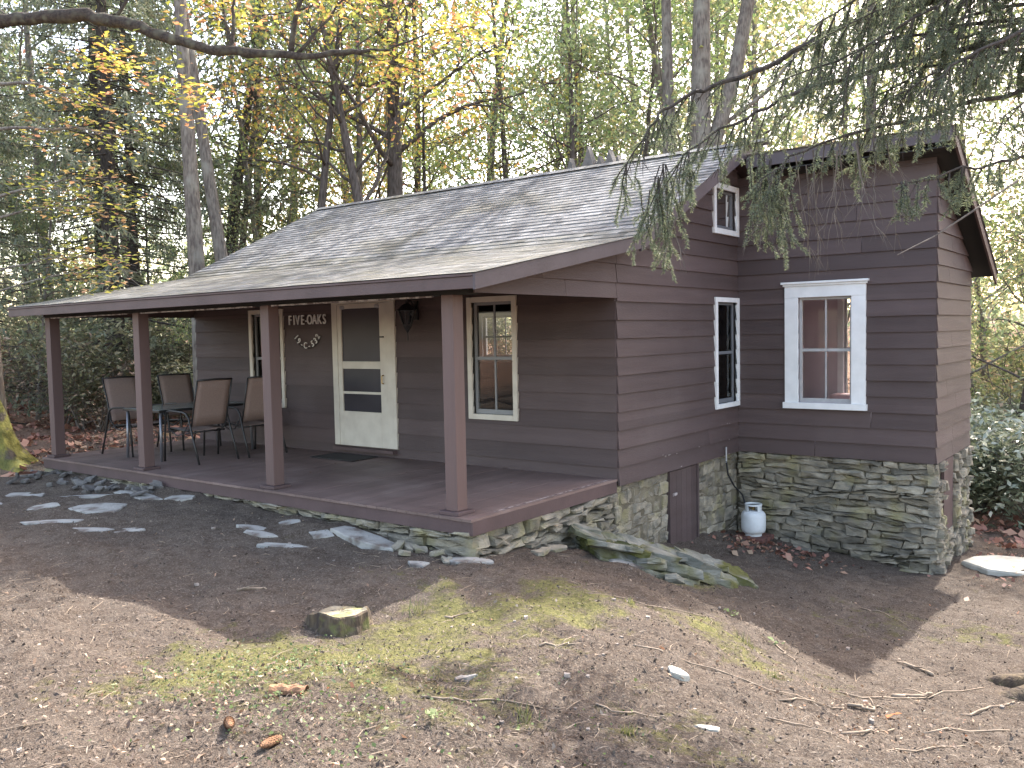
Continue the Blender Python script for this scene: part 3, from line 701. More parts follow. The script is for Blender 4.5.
# stone foundation
def stone_wall(O, S, N, s0, s1, zlo, ztop, rng, holes=(), avg=.105, longest=.52, batter=0.0, rough=1.0, dmax=.075):
    O = Vector(O); S = Vector(S); N = Vector(N); st = MB()
    ph = [rng.uniform(0, 6.28) for _ in range(4)]
    wob = lambda s, k: .030*math.sin(s*2.3+ph[0]+k*.55)+.014*math.sin(s*7.3+ph[1]+k*1.4)+.018*math.sin(s*1.3+ph[2]+k*.35)
    edges = [ztop]
    while edges[-1] > min(zlo(s0), zlo(s1)): edges.append(edges[-1]-rng.choice((.55, .8, 1.0, 1.25, 1.6))*avg)
    for k in range(len(edges)-1):
        top, bot = edges[k], edges[k+1]; s = s0-rng.uniform(0, .2)
        while s < s1:
            w = rng.uniform(.14, longest)*(1.15 if top-bot < .1 else .8); e = s+w
            if s1-e < .10: e = s1+.0
            pieces = [(top, bot)]
            if top-bot > .12 and rng.random() < .45:
                mid = top-(top-bot)*rng.uniform(.35, .65); pieces = [(top, mid), (mid, bot)]
            for tp, bt in pieces:
                a, b = max(s, s0), min(e, s1)
                if b-a < .04: continue
                ok = True
                for h in holes:
                    if bt < h[3] and tp > h[2] and a < h[1] and b > h[0]:
                        if a < h[0]-.05: b = h[0]
                        elif b > h[1]+.05: a = h[1]
                        else: ok = False
                if not ok or b-a < .04: continue
                if tp < zlo((a+b)/2)-.12: continue
                g_ = .004
                tl = lambda u: (tp+(wob(u, k) if tp < ztop-.02 else -.004)-g_)
                bl = lambda u: (bt+wob(u, k+1)+g_)
                j = lambda q: rng.uniform(-q, q)*rough
                n1 = max(2, int((b-a)/.09)); ring = []
                sk = rng.uniform(-.03, .03)*rough
                for i in range(n1+1):
                    u = a+g_+(b-a-2*g_)*i/n1; ring.append((u+(sk if 0 < i < n1 else sk*.3)+j(.006), bl(u)+j(.007)))
                for i in range(n1, -1, -1):
                    u = a+g_+(b-a-2*g_)*i/n1; ring.append((u-(sk if 0 < i < n1 else sk*.3)+j(.006), tl(u)+j(.007)))
                cs = sum(p[0] for p in ring)/len(ring); cz = sum(p[1] for p in ring)/len(ring)
                dp = rng.uniform(.012, dmax); n = len(ring)
                mk = lambda f, dd, jj: [O+S*(cs+(p[0]-cs)*f)+Z_*(cz+(p[1]-cz)*f)+N*(dd+j(jj)+batter*(ztop-p[1])) for p in ring]
                R0 = mk(1.0, -.05, 0); R1 = mk(1.0, dp*.62, .006); R2 = mk(.84, dp, .010)
                hh = min(1, .05/(max(p[1] for p in ring)-min(p[1] for p in ring)+.001))
                V = R0+R1+R2+[O+S*cs+Z_*cz+N*(dp+.004+batter*(ztop-cz))]
                F_ = [(i, (i+1) % n, (i+1) % n+n, i+n) for i in range(n)]+[(i+n, (i+1) % n+n, (i+1) % n+2*n, i+2*n) for i in range(n)]+[(i+2*n, (i+1) % n+2*n, 3*n) for i in range(n)]
                st.add(V, F_)
            s = e
    return st
rng = random.Random(21)
zl_g = lambda s: g1(.05, s)-.05
zl_w = lambda s: g1(s, 3.42)-.06
HD = (1.30, 2.06, -1.3, -.06)
st = stone_wall((-.05, 0, 0), Y_, X_, -.02, L_-.0, zl_g, ZB-.004, rng, [HD], avg=.12, longest=.42, rough=1.7, dmax=.034)
st.build("foundation_stones", MT['stone'], cabin)
st = stone_wall((0, L_+.05, 0), X_, -Y_, 0.0, W_+.03, zl_w, ZB-.004, rng, [], avg=.078, longest=.52, batter=.035, rough=2.1, dmax=.10)
st.build("foundation_stones", MT['stone'], cabin)
HW = (3.86, 4.42, -1.05, -.05)
st = stone_wall((W_-.04, 0, 0), Y_, X_, L_-.02, L2-.08, lambda s: g1(2.75, s)-.06, ZB-.004, rng, [HW], avg=.10, longest=.34, batter=.035, rough=2.0, dmax=.11)
st.build("foundation_stones", MT['stone'], cabin)
m = MB(); m.span((-.30, -.02, -1.9), (-.036, L2-.1, ZB-.006)); m.span((-.29, L_+.055, -1.95), (W_-.044, L2-.1, ZB-.008)); m.span((X0+.05, .04, -1.2), (-.31, .3, ZB-.01)); m.span((X0+.05, .31, -1.2), (X0+.3, L2-.1, ZB-.01))
m.span((X0+.31, L2-.35, -1.5), (-.31, L2-.1, ZB-.01))
m.build("foundation_core", MT['mortar'], cabin)
m = MB()                                    # cellar door and side hatch
for i in range(5):
    a = HD[0]+.02+i*(HD[1]-HD[0]-.04)/5; m.span((-.03, a+.002, -1.35), (-.006, a+(HD[1]-HD[0]-.04)/5-.002, ZB-.02))
cd = m.build("cellar_door", MT['siding'], cabin)
for a_, b_ in ((HD[0]-.045, HD[0]+.015), (HD[1]-.015, HD[1]+.03)):
    m = MB(); m.span((-.04, a_, -1.3), (.012, b_, ZB-.012)); m.build("door_jamb", MT['siding'], cd)
m = MB(); m.span((-.005, HD[0]+.06, -.42), (.006, HD[0]+.17, -.385)); m.build("hasp", MT['worn'], cd)
m = MB(); m.span((W_-.02, HW[0], HW[2]), (W_+.02, HW[1], ZB-.012)); m.build("foundation_hatch", MT['trim'], cabin)
# dry-laid footing under the porch edge
rng = random.Random(8)
def rock_mesh(mb, c, dims, rng, rz=0.0, tilt=(0, 0), lev=1, rough=.22):
    """one irregular block: displaced, flattened octagonal stone"""
    n = rng.randint(7, 9); V = []; a0 = rng.uniform(0, 6.28)
    an = [a0+2*math.pi*(k+rng.uniform(-.28, .28))/n for k in range(n)]; rr = [1-rng.uniform(0, rough*1.6) for _ in range(n)]
    q = Matrix.Rotation(rz, 3, 'Z') @ Matrix.Rotation(tilt[0], 3, 'X') @ Matrix.Rotation(tilt[1], 3, 'Y'); c = Vector(c)
    for f, h in ((.95, -.5), (1.0, -.34), (.99, .34), (.93, .47)):
        for k in range(n):
            r_ = rr[k]*f*(1+rng.uniform(-.10, .10))
            V.append(c+q@Vector((dims[0]/2*r_*math.cos(an[k]), dims[1]/2*r_*math.sin(an[k]), dims[2]*(h+rng.uniform(-.13, .13)))))
    V.append(c+q@Vector((0, 0, dims[2]*.5)))
    F_ = [tuple(range(n-1, -1, -1))]+[(i+l*n, (i+1) % n+l*n, (i+1) % n+(l+1)*n, i+(l+1)*n) for l in range(3) for i in range(n)]+[(i+3*n, (i+1) % n+3*n, 4*n) for i in range(n)]
    mb.add(V, F_)
f1 = stone_wall((0, -2.50, 0), X_, -Y_, -8.24, -.02, lambda q: g1(q, -2.62)-.06, -.154, rng, [], avg=.062, longest=.55, rough=2.2, dmax=.10)
f2 = stone_wall((-.10, 0, 0), Y_, X_, -2.5, -.02, lambda q: g1(.05, q)-.08, -.154, rng, [], avg=.075, longest=.45, rough=2.4, dmax=.13)
m = MB(); m.add(f1.v, f1.f); m.add(f2.v, f2.f)
m.build("porch_footing", MT['stone'], cabin)
m = MB(); m.span((-8.2, -2.488, -.9), (-.115, -.1, -.16)); m.build("porch_fill", MT['roofdark'], cabin)
# chimney with a ring of jagged standing stones
rng = random.Random(4)
m = MB(); cx0, cx1, cy0, cy1 = -3.85, -2.70, 4.75, 5.55
m.span((cx0+.05, cy0+.05, 1.5), (cx1-.05, cy1-.05, 4.42))
for (O, S, N, a, b) in (((0, cy0+.05, 0), X_, -Y_, cx0, cx1), ((cx1-.05, 0, 0), Y_, X_, cy0, cy1), ((cx0+.05, 0, 0), Y_, -X_, cy0, cy1)):
    s_ = stone_wall(O, S, N, a, b, lambda s: 2.9, 4.45, rng, avg=.12, longest=.35, dmax=.06); m.add(s_.v, s_.f)
ch = m.build("chimney", MT['stone'], cabin)
m = MB()
for i, (fx, h, w) in enumerate(((.07, .40, .20), (.24, .20, .15), (.40, .56, .28), (.60, .36, .26), (.78, .44, .26), (.93, .32, .18))):
    x = cx0+fx*(cx1-cx0)
    m.prism([(x-w*.5, cy0+.06, 4.42), (x+w*.5, cy0+.06, 4.42), (x+w*.42, cy0+.06, 4.42+h*.45), (x+w*.05, cy0+.06, 4.42+h), (x-w*.10, cy0+.06, 4.42+h*.7), (x-w*.44, cy0+.06, 4.42+h*.35)], (0, .14, .01))
m.build("jagged_crown", MT['crownstone'], ch)

_r = random.Random(6); m = MB()
for i in range(16):
    y_ = _r.choice((_r.uniform(1.0, 2.3), _r.uniform(.9, 1.5), _r.uniform(2.4, 3.1))); z_ = _r.choice((.13, .13, .13, .34, -.07))+_r.uniform(-.012, .014); w_ = _r.uniform(.012, .05)
    m.add([(.0295, y_, z_), (.0295, y_+w_, z_+_r.uniform(0, .006)), (.0295, y_+w_*.8, z_+_r.uniform(.006, .016)), (.0295, y_+w_*.2, z_+_r.uniform(.005, .012))], [(0, 1, 2, 3)])
m.build("bare_paint_flakes", MT['worn'], cabin)
# ------------------------------------------------------------------ lettering
def text_mesh(body, size, depth, mtl, name, loc, rot, parent=None, xs=1.0):
    cu = bpy.data.curves.new(name, 'FONT'); cu.body = body; cu.size = size; cu.extrude = depth; cu.offset = 0.0
    cu.align_x = 'CENTER'; cu.align_y = 'CENTER'
    t = bpy.data.objects.new(name+"_src", cu); COL.objects.link(t)
    bpy.context.view_layer.update()
    me_ = bpy.data.meshes.new_from_object(t.evaluated_get(bpy.context.evaluated_depsgraph_get()))
    bpy.data.objects.remove(t); bpy.data.curves.remove(cu)
    me_.materials.clear(); me_.materials.append(mtl)
    o = bpy.data.objects.new(name, me_); COL.objects.link(o); o.location = loc; o.rotation_euler = rot; o.scale = (xs, 1, 1)
    if parent is not None: o.parent = parent
    return o
# name letters: 287..326 px wide -> about x -5.80..-4.97 on the front wall
nx0, nx1 = -5.76, -4.97
sg = empty("name_sign", (-5.27, -.05, 1.94)); tag(sg, "white wooden letters reading FIVE-OAKS fixed on the porch wall left of the door", "sign")
word = "FIVE-OAKS"; pos = [0, .105, .195, .315, .405, .49, .61, .73, .845]
for ch_, p_ in zip(word, pos):
    text_mesh(ch_, .205 if ch_ != '-' else .16, .008, MT['letter'], "letter" if ch_ != '-' else "hyphen", ((p_-.42)*.92, 0, 0), (R(90), 0, 0), sg, .74)
ng = empty("number_sign", (-5.28, -.05, 1.685)); tag(ng, "white characters 19-C-532 hung in a drooping arc below the FIVE-OAKS letters", "sign")
num = "19-C-532"
for i, ch_ in enumerate(num):
    a = R(-56+i*16.2); rr = .295
    text_mesh(ch_, .135, .006, MT['letter'], "numeral" if ch_.isdigit() else ("letter" if ch_ == 'C' else "hyphen"), (rr*math.sin(a), 0, .17-rr*math.cos(a)), (R(90), -a, 0), ng, .85)
m = MB(); m.tube([(.335*math.sin(R(t)), .012, .17-.335*math.cos(R(t))) for t in range(-64, 65, 8)], .006, 5); m.build("hanging_wire", MT['black'], ng)

# ------------------------------------------------------------------ porch furniture
def make_chair():
    c = empty("patio_chair")
    for s in (-1, 1):
        y = s*.315; fr = MB()
        fr.tube([(-.46, y, .0), (-.36, y, .25), (-.25, y*.99, .56), (-.20, y*.99, .615), (-.12, y, .635), (.15, y, .645), (.24, y, .63), (.275, y, .58), (.31, y, .3), (.335, y, 0)], .0145, 8)
        fr.build("side_frame", MT['frame'], c, smooth=True)
    st_ = MB()
    for s in (-1, 1):
        y = s*.275; st_.tube([(.27, y, .40), (.22, y, .425), (-.05, y, .405), (-.19, y, .40), (-.25, y, .45), (-.34, y, .75), (-.43, y, 1.03)], .012, 6)
    st_.tube([(-.43, -.275, 1.03), (-.435, 0, 1.035), (-.43, .275, 1.03)], .013, 6); st_.tube([(.27, -.275, .40), (.27, .275, .40)], .012, 6)
    st_.tube([(-.18, -.31, .375), (-.18, .31, .375)], .010, 6); st_.tube([(.22, -.31, .385), (.22, .31, .385)], .010, 6)
    for s in (-1, 1): st_.tube([(-.24, s*.31, .50), (-.10, s*.30, .36), (.05, s*.30, .34), (.24, s*.31, .42)], .008, 6)
    st_.build("seat_frame", MT['frame'], c, smooth=True)
    def sheet(path, name):
        mb = MB(); V = []; k = len(path); ny_ = 6
        for (x, z, sag) in path:
            for j in range(ny_+1):
                t = j/ny_*2-1; V.append((x, t*.262, z-sag*(1-t*t)))
        F_ = [(i*(ny_+1)+j, i*(ny_+1)+j+1, (i+1)*(ny_+1)+j+1, (i+1)*(ny_+1)+j) for i in range(k-1) for j in range(ny_)]
        mb.add(V, F_); o = mb.build(name, MT['sling'], c, smooth=True)
        so = o.modifiers.new("thick", 'SOLIDIFY'); so.thickness = .005
        return o
    sheet([(.265, .408, .0), (.22, .432, .015), (.08, .424, .03), (-.05, .412, .03), (-.18, .406, .01)], "seat")
    sheet([(-.245, .455, .0), (-.295, .60, .0), (-.345, .755, .0), (-.39, .90, .0), (-.425, 1.02, .0)], "backrest")
    return c
chair = make_chair()
tag(chair, "tan sling patio chair nearest the porch front, its back turned to the yard", "chair", "patio chairs around the table")
chair.scale = (1, 1, 1.10); chair.location = (-5.85, -1.56, 0.001); chair.rotation_euler = (0, 0, math.pi+.03)
copy_thing(chair, (-5.80, -.75, .001), math.pi-.04, label="tan sling patio chair half hidden behind the third porch post")
copy_thing(chair, (-7.34, -1.60, .001), .05, label="tan sling patio chair partly hidden by the second porch post, at the table's left side")
copy_thing(chair, (-7.33, -.74, .001), -.04, label="tan sling patio chair on the far side of the table by the wall")
tb = empty("dining_table", (-6.59, -1.2, .001)); tag(tb, "frosted glass patio table on slim metal legs between the sling chairs", "table")
m = MB(); m.box((0, 0, .715), (.92, 1.52, .012)); m.build("tabletop", MT['tabletop'], tb, bevel=.004)
m = MB()
for sx in (-1, 1): m.box((sx*.46, 0, .70), (.03, 1.56, .035))
for sy in (-1, 1): m.box((0, sy*.765, .70), (.888, .03, .035))
m.build("table_rim", MT['frame'], tb, bevel=.004)
for sx in (-1, 1):
    for sy in (-1, 1):
        m = MB(); m.tube([(sx*.43, sy*.73, .69), (sx*.445, sy*.75, 0)], .02, 8); m.build("leg", MT['tableleg'], tb, smooth=True)
m = MB(); m.span((-4.62, -.62, .004), (-3.75, -.13, .016)); dm = m.build("door_mat", MT['mat'], bevel=.004); tag(dm, "black door mat lying on the porch deck in front of the storm door", "doormat")
# things in the room seen through the wing window
bed = empty("bed", (.72, 4.95, -.06)); tag(bed, "low bed with pink quilt seen through the white wing window", "bed")
m = MB(); m.box((0, 0, .42), (1.25, 1.2, .30)); m.build("mattress", MT['quilt'], bed, bevel=.06)
m = MB(); m.box((.30, .35, .64), (.55, .34, .14)); m.build("pillow", MT['quilt'], bed, bevel=.05)
m = MB(); m.box((0, 0, .15), (1.2, 1.15, .22)); m.build("bed_base", MT['plank'], bed)

# ------------------------------------------------------------------ propane tank, hose
tx, ty = .385, 3.02; tz = g1(tx, ty)+.055
pad = MB()
for i in range(2):
    for j in range(3): pad.box((tx-.12+i*.23, ty-.16+j*.15, tz-.03+.004*((i+j) % 2)), (.215, .135, .06))
po = pad.build("brick_pad", MT['brickpad'], bevel=.006); tag(po, "red brick pad on the ground under the white gas tank", "bricks")
tank = empty("propane_tank", (tx, ty, tz+.004)); tank.scale = (1.08, 1.08, 1.0); tag(tank, "white propane gas cylinder standing in the corner of the stone foundation", "gas tank")
m = MB(); m.lathe([(.02, .03), (.10, .03), (.140, .05), (.153, .085), (.156, .13), (.156, .27), (.150, .305), (.128, .335), (.085, .352), (.03, .358)], n=28); m.build("tank_body", MT['tank'], tank, smooth=True)
m = MB(); m.lathe([(.105, 0), (.105, .06), (.10, .06), (.10, 0)], n=24); m.build("foot_ring", MT['tank'], tank)
m = MB()
for a0, a1 in ((-160, -105), (-38, 15), (60, 160)):
    pr_ = [R(a0+(a1-a0)*i/10) for i in range(11)]
    V = [(r_*math.cos(a), r_*math.sin(a), z_) for a in pr_ for r_, z_ in ((.100, .335), (.105, .335), (.105, .43), (.100, .43))]
    m.add(V, [(i*4+k, i*4+(k+1) % 4, (i+1)*4+(k+1) % 4, (i+1)*4+k) for i in range(10) for k in range(4)]+[(0, 1, 2, 3), (43, 42, 41, 40)])
m.lathe([(.106, .42), (.109, .425), (.109, .44), (.106, .445), (.098, .445), (.098, .42)], n=24); m.build("collar", MT['tank'], tank)
m = MB(); m.lathe([(.022, .35), (.022, .40), (.035, .405), (.035, .42), (.01, .422)], n=12); m.tube([(0, 0, .385), (-.06, -.02, .385)], .014, 8); m.build("valve", MT['brass'], tank)
hose = MB(); hose.tube([(tx-.06, ty-.02, tz+.39), (tx-.13, ty+.02, tz+.43), (tx-.17, ty+.03, tz+.55), (.14, 2.95, -.52), (.075, 2.88, -.35), (.06, 2.86, -.16)], .012, 8)
ho = hose.build("gas_hose", MT['rubber'], smooth=True); tag(ho, "black rubber gas hose looping from the white tank up to the siding", "hose")
m = MB(); m.tube([(.06, 2.86, -.18), (.06, 2.86, .04)], .011, 8); m.build("pipe_stub", MT['greytrim'], ho)

# ------------------------------------------------------------------ ledge rock, flagstones, stump
def boulder(name, c, dims, rot, seed, mtl, sub=5, amp=.16, layers=6):
    """bedded rock: an icosphere cut into ragged sheets that step back as they rise"""
    import bmesh
    bm = bmesh.new(); bmesh.ops.create_icosphere(bm, subdivisions=sub, radius=1.0)
    off = Vector((seed*3.1, seed*1.7, seed*2.3))
    for v in bm.verts:
        p = v.co.copy(); q = Vector((p.x*dims[0], p.y*dims[1], p.z*dims[2]))
        n1 = mnoise.noise(q*1.7+off); n2 = mnoise.noise(q*4.5+off); n3 = mnoise.noise(q*11+off); n4 = mnoise.noise(q*26+off)
        e = Vector((math.copysign(abs(p.x)**.7, p.x), math.copysign(abs(p.y)**.7, p.y), math.copysign(abs(p.z)**.55, p.z)))
        h = e.z+n1*.45+n2*.16; k = h*layers/2; fr = k-math.floor(k); st = (math.floor(k)+min(1, fr*fr*3.2))*2/layers
        cell = mnoise.noise(Vector((q.x*2.6, q.y*2.6, math.floor(k)*3.7))+off)
        f = 1+amp*(n1+n2*.6+n3*.30+n4*.12)+.10*cell-.05*(fr < .22)
        v.co = Vector((e.x*dims[0]*f, e.y*dims[1]*f, dims[2]*(st-n1*.30+amp*(n2*.5+n3*.55+n4*.25))))
    me_ = bpy.data.meshes.new(name); bm.to_mesh(me_); bm.free(); me_.materials.append(mtl)
    o = bpy.data.objects.new(name, me_); COL.objects.link(o); o.location = c; o.rotation_euler = rot
    return o
lr = boulder("ledge_rock", (.74, -.25, -1.0), (1.08, .54, .27), (R(10), R(18), R(54)), 3, MT['mossrock'], 6)
_r = random.Random(14); sl_ = MB(); ax = Vector((math.cos(R(54)), math.sin(R(54)), 0)); sdv = Vector((math.sin(R(54)), -math.cos(R(54)), 0))
for i in range(26):
    u = _r.uniform(-.95, .95); w_ = _r.uniform(-.34, .52); L_s = _r.uniform(.35, .85)
    top = .335*(1-abs(w_/.60)**2.2)*(1-.35*max(0, u-.5)); p = Vector((.74, -.25, -1.02))+ax*u*1.02+sdv*w_+Vector((0, 0, -math.sin(R(19))*u+top-.02+_r.uniform(-.03, .02)))
    rock_mesh(sl_, p, (L_s, L_s*_r.uniform(.45, .8), _r.uniform(.05, .11)), _r, R(54)+_r.uniform(-.7, .7), (w_*-.8+_r.uniform(-.1, .1), R(19)+_r.uniform(-.12, .12)), rough=.34)
sh_ = sl_.build("split_sheets", MT['mossrock']); sh_.parent = lr; sh_.matrix_parent_inverse = (Matrix.Translation(lr.location) @ lr.rotation_euler.to_matrix().to_4x4()).inverted()
tag(lr, "long mossy grey rock ledge sloping down beside the stone foundation", "rock")
lr2 = boulder("ledge_rock", (1.12, -.02, -1.12), (.42, .22, .12), (R(3), R(14), R(48)), 7, MT['mossrock'], 5); tag(lr2, "small mossy rock at the lower edge of the long ledge", "rock")
lr3 = boulder("ledge_rock", (.66, -.95, -.70), (.26, .13, .05), (R(8), R(10), R(60)), 9, MT['flag'], 4); tag(lr3, "flat grey stone lying in the dirt in front of the mossy ledge", "rock")
def flag(x, y, sx, sy, rz, seed, label, mtl='flag', th=.05, lift=.012, name="flagstone", group=None, tilt=(0, 0)):
    rng_ = random.Random(seed); mb = MB(); e = max(.15, sx*.45)
    nxn = (g1(x+e, y)-g1(x-e, y))/(2*e); nyn = (g1(x, y+e)-g1(x, y-e))/(2*e)
    n = rng_.randint(8, 11); an = [2*math.pi*(k+rng_.uniform(-.3, .3))/n for k in range(n)]; rr = [1-rng_.uniform(0, .34) for _ in range(n)]
    if group: sx, sy = sx*1.15, sy*1.2
    q = Matrix.Rotation(rz, 3, 'Z'); V = []
    for f, h in ((1.02, -1), (1.0, -.12), (.955, 0)):
        for k in range(n):
            p = q@Vector((sx/2*rr[k]*f*math.cos(an[k]), sy/2*rr[k]*f*math.sin(an[k]), 0))
            V.append((p.x, p.y, nxn*p.x+nyn*p.y+h*th+rng_.uniform(-.003, .003)+tilt[0]*p.x+tilt[1]*p.y))
    V.append((0, 0, .004))
    mb.add(V, [(i+l*n, (i+1) % n+l*n, (i+1) % n+(l+1)*n, i+(l+1)*n) for l in range(2) for i in range(n)]+[(i+2*n, (i+1) % n+2*n, 3*n) for i in range(n)])
    o = mb.build(name, MT[mtl]); o.location = (x, y, g1(x, y)+lift)
    return tag(o, label, "stone", group)
GF = "flagstones sunk in the dirt before the porch"
flag(-4.76, -3.57, .72, .46, .5, 1, "largest grey flagstone lying in the dirt before the porch", lift=.02, group=GF)
flag(-5.33, -3.92, .44, .26, .7, 2, "small oval flagstone just left of the largest flagstone", group=GF)
flag(-5.65, -3.31, .95, .26, .52, 3, "long narrow flagstone between the largest one and the porch rubble", group=GF)
flag(-6.55, -3.62, .62, .34, .4, 4, "flagstone farthest along the path, near the mossy tree", group=GF)
flag(-4.55, -4.15, .70, .15, .75, 5, "thin sliver of flagstone in front of the largest one", group=GF)
flag(-3.95, -4.10, .50, .16, .8, 6, "thin flat stone half buried right of the sliver flagstone", group=GF)
flag(-3.53, -3.92, .36, .18, .6, 7, "small pointed flat stone closest to the yard, half buried", group=GF)
flag(-4.30, -2.84, .50, .22, .1, 8, "pale flat stone against the porch edge below the second post", group=GF)
flag(-5.05, -2.92, .85, .24, .1, 9, "long stone strip lying along the foot of the porch rim", group=GF)
flag(-2.33, -3.27, .30, .24, .3, 10, "small round flagstone near the third porch post", group=GF)
flag(-2.05, -3.38, .34, .16, .5, 11, "small broken flagstone touching the round one", group=GF)
flag(-1.62, -3.42, .52, .15, .55, 12, "narrow flat stone in the dirt out from the third post", group=GF)
flag(-2.18, -2.92, .36, .16, .2, 13, "flat stone under the porch edge right of the third post", group=GF)
flag(-1.60, -2.98, .30, .18, .2, 14, "little flat stone between two slabs at the porch foot", group=GF)
flag(-1.16, -2.84, .88, .30, -.05, 15, "broad thick slab lying against the porch footing", lift=.05, th=.1, group=GF)
flag(-6.35, -4.05, .30, .16, .6, 16, "tiny flagstone at the left end of the path", group=GF)
flag(-7.1, -3.95, .5, .2, .6, 17, "worn flat stone at the start of the path by the frame edge", group=GF)
flag(-.25, -3.05, .26, .15, .2, 18, "yellowish flat stone in the dirt below the porch corner", lift=.015)
flag(.04, -2.70, .56, .30, .15, 19, "thick flat stone jutting out under the porch corner", lift=.04, th=.10)
flag(2.78, -4.05, .15, .14, .3, 20, "small pale flat stone in the bare soil of the foreground", 'paleflag', lift=.025)
flag(3.23, -4.62, .15, .07, .5, 21, "narrow pale stone half buried near the bottom edge", 'paleflag')
flag(3.30, 4.05, 1.15, .95, -.3, 22, "large pale slab on the path beyond the foundation corner", 'paleflag', lift=.06, th=.2)
flag(4.3, 5.2, .5, .4, .3, 23, "pale slab farther along the path at the picture edge", 'paleflag', lift=.03)
flag(2.06, -5.12, .18, .07, 1.3, 24, "slim grey stone lying in the dirt right of and below the stump", lift=.01)
rng = random.Random(77)
RB = "loose rubble stones at the left end of the porch"
for i in range(40):
    x = rng.uniform(-8.2, -4.9); y = -2.66-abs(rng.gauss(0, .26)); mb = MB()
    s = rng.uniform(.12, .34); rock_mesh(mb, (0, 0, 0), (s, s*rng.uniform(.4, .8), rng.uniform(.025, .06)), rng, 0, (rng.uniform(-.5, .5), rng.uniform(-.5, .5)), rough=.34)
    o = mb.build("rubble_stone", MT['rubble']); o.location = (x, y, g1(x, y)+.03); o.rotation_euler = (0, 0, rng.uniform(0, 3.1))
    tag(o, "dark angular loose stone heaped at the left foot of the porch", "stone", RB)
for i in range(9):
    x = rng.uniform(-.75, .42); y = -2.72-abs(rng.gauss(0, .12)) if x < 0 else rng.uniform(-2.6, -.9)
    if x > 0: x = .18+abs(rng.gauss(0, .12))
    mb = MB(); s = rng.uniform(.12, .26); rock_mesh(mb, (0, 0, 0), (s*1.2, s*rng.uniform(.5, .9), rng.uniform(.035, .06)), rng, 0, (rng.uniform(-.3, .3), rng.uniform(-.3, .3)), rough=.36)
    o = mb.build("footing_stone", MT['stone']); o.location = (x, y, g1(x, y)+.035); o.rotation_euler = (0, 0, rng.uniform(0, 3.1))
    tag(o, "grey block loosely fallen at the front right porch corner", "stone", "fallen stones at the porch corner")

# stump
sx_, sy_ = .50, -4.62; sz_ = g1(sx_, sy_)
stump = empty("tree_stump", (sx_, sy_, sz_)); tag(stump, "low weathered tree stump with mossy cut top at the shadow edge", "stump")
rng = random.Random(9); n = 44; V = []; F_ = []
ph = [rng.uniform(0, 6.28) for _ in range(6)]
def srad(a): return .235*(1+.10*math.sin(2*a+ph[0])+.06*math.sin(3*a+ph[1])+.045*math.sin(7*a+ph[2])+.03*math.sin(13*a+ph[3]))
hs = [(-.15, 1.40), (-.03, 1.16), (.03, 1.04), (.075, 1.0), (.108, .98), (.118, .94)]
for h, f in hs:
    for k in range(n):
        a = 2*math.pi*k/n; r_ = srad(a)*f*(1+rng.uniform(-.03, .03)); top = .05*math.sin(a+2.2)+.018*math.sin(3*a) if h > .1 else 0
        V.append((r_*math.cos(a), r_*math.sin(a), h+top))
F_ = [(i+l*n, (i+1) % n+l*n, (i+1) % n+(l+1)*n, i+(l+1)*n) for l in range(len(hs)-1) for i in range(n)]
m = MB(); m.add(V, F_); m.build("stump_bark", MT['stumpbark'], stump)
V = [V[(len(hs)-1)*n+k] for k in range(n)]; b0 = len(V)
for f in (.8, .55, .3):
    for k in range(n):
        a = 2*math.pi*k/n; r_ = srad(a)*f*.95; V.append((r_*math.cos(a), r_*math.sin(a), .118+.05*math.sin(a+2.2)*f+rng.uniform(-.008, .008)-(.03 if abs(a-1.9) < .25 else 0)))
V.append((0, 0, .11))
m = MB(); m.add(V, [(i+l*n, (i+1) % n+l*n, (i+1) % n+(l+1)*n, i+(l+1)*n) for l in range(3) for i in range(n)]+[(3*n+i, 3*n+(i+1) % n, 4*n) for i in range(n)])
m.build("cut_top", MT['stumpwood'], stump)

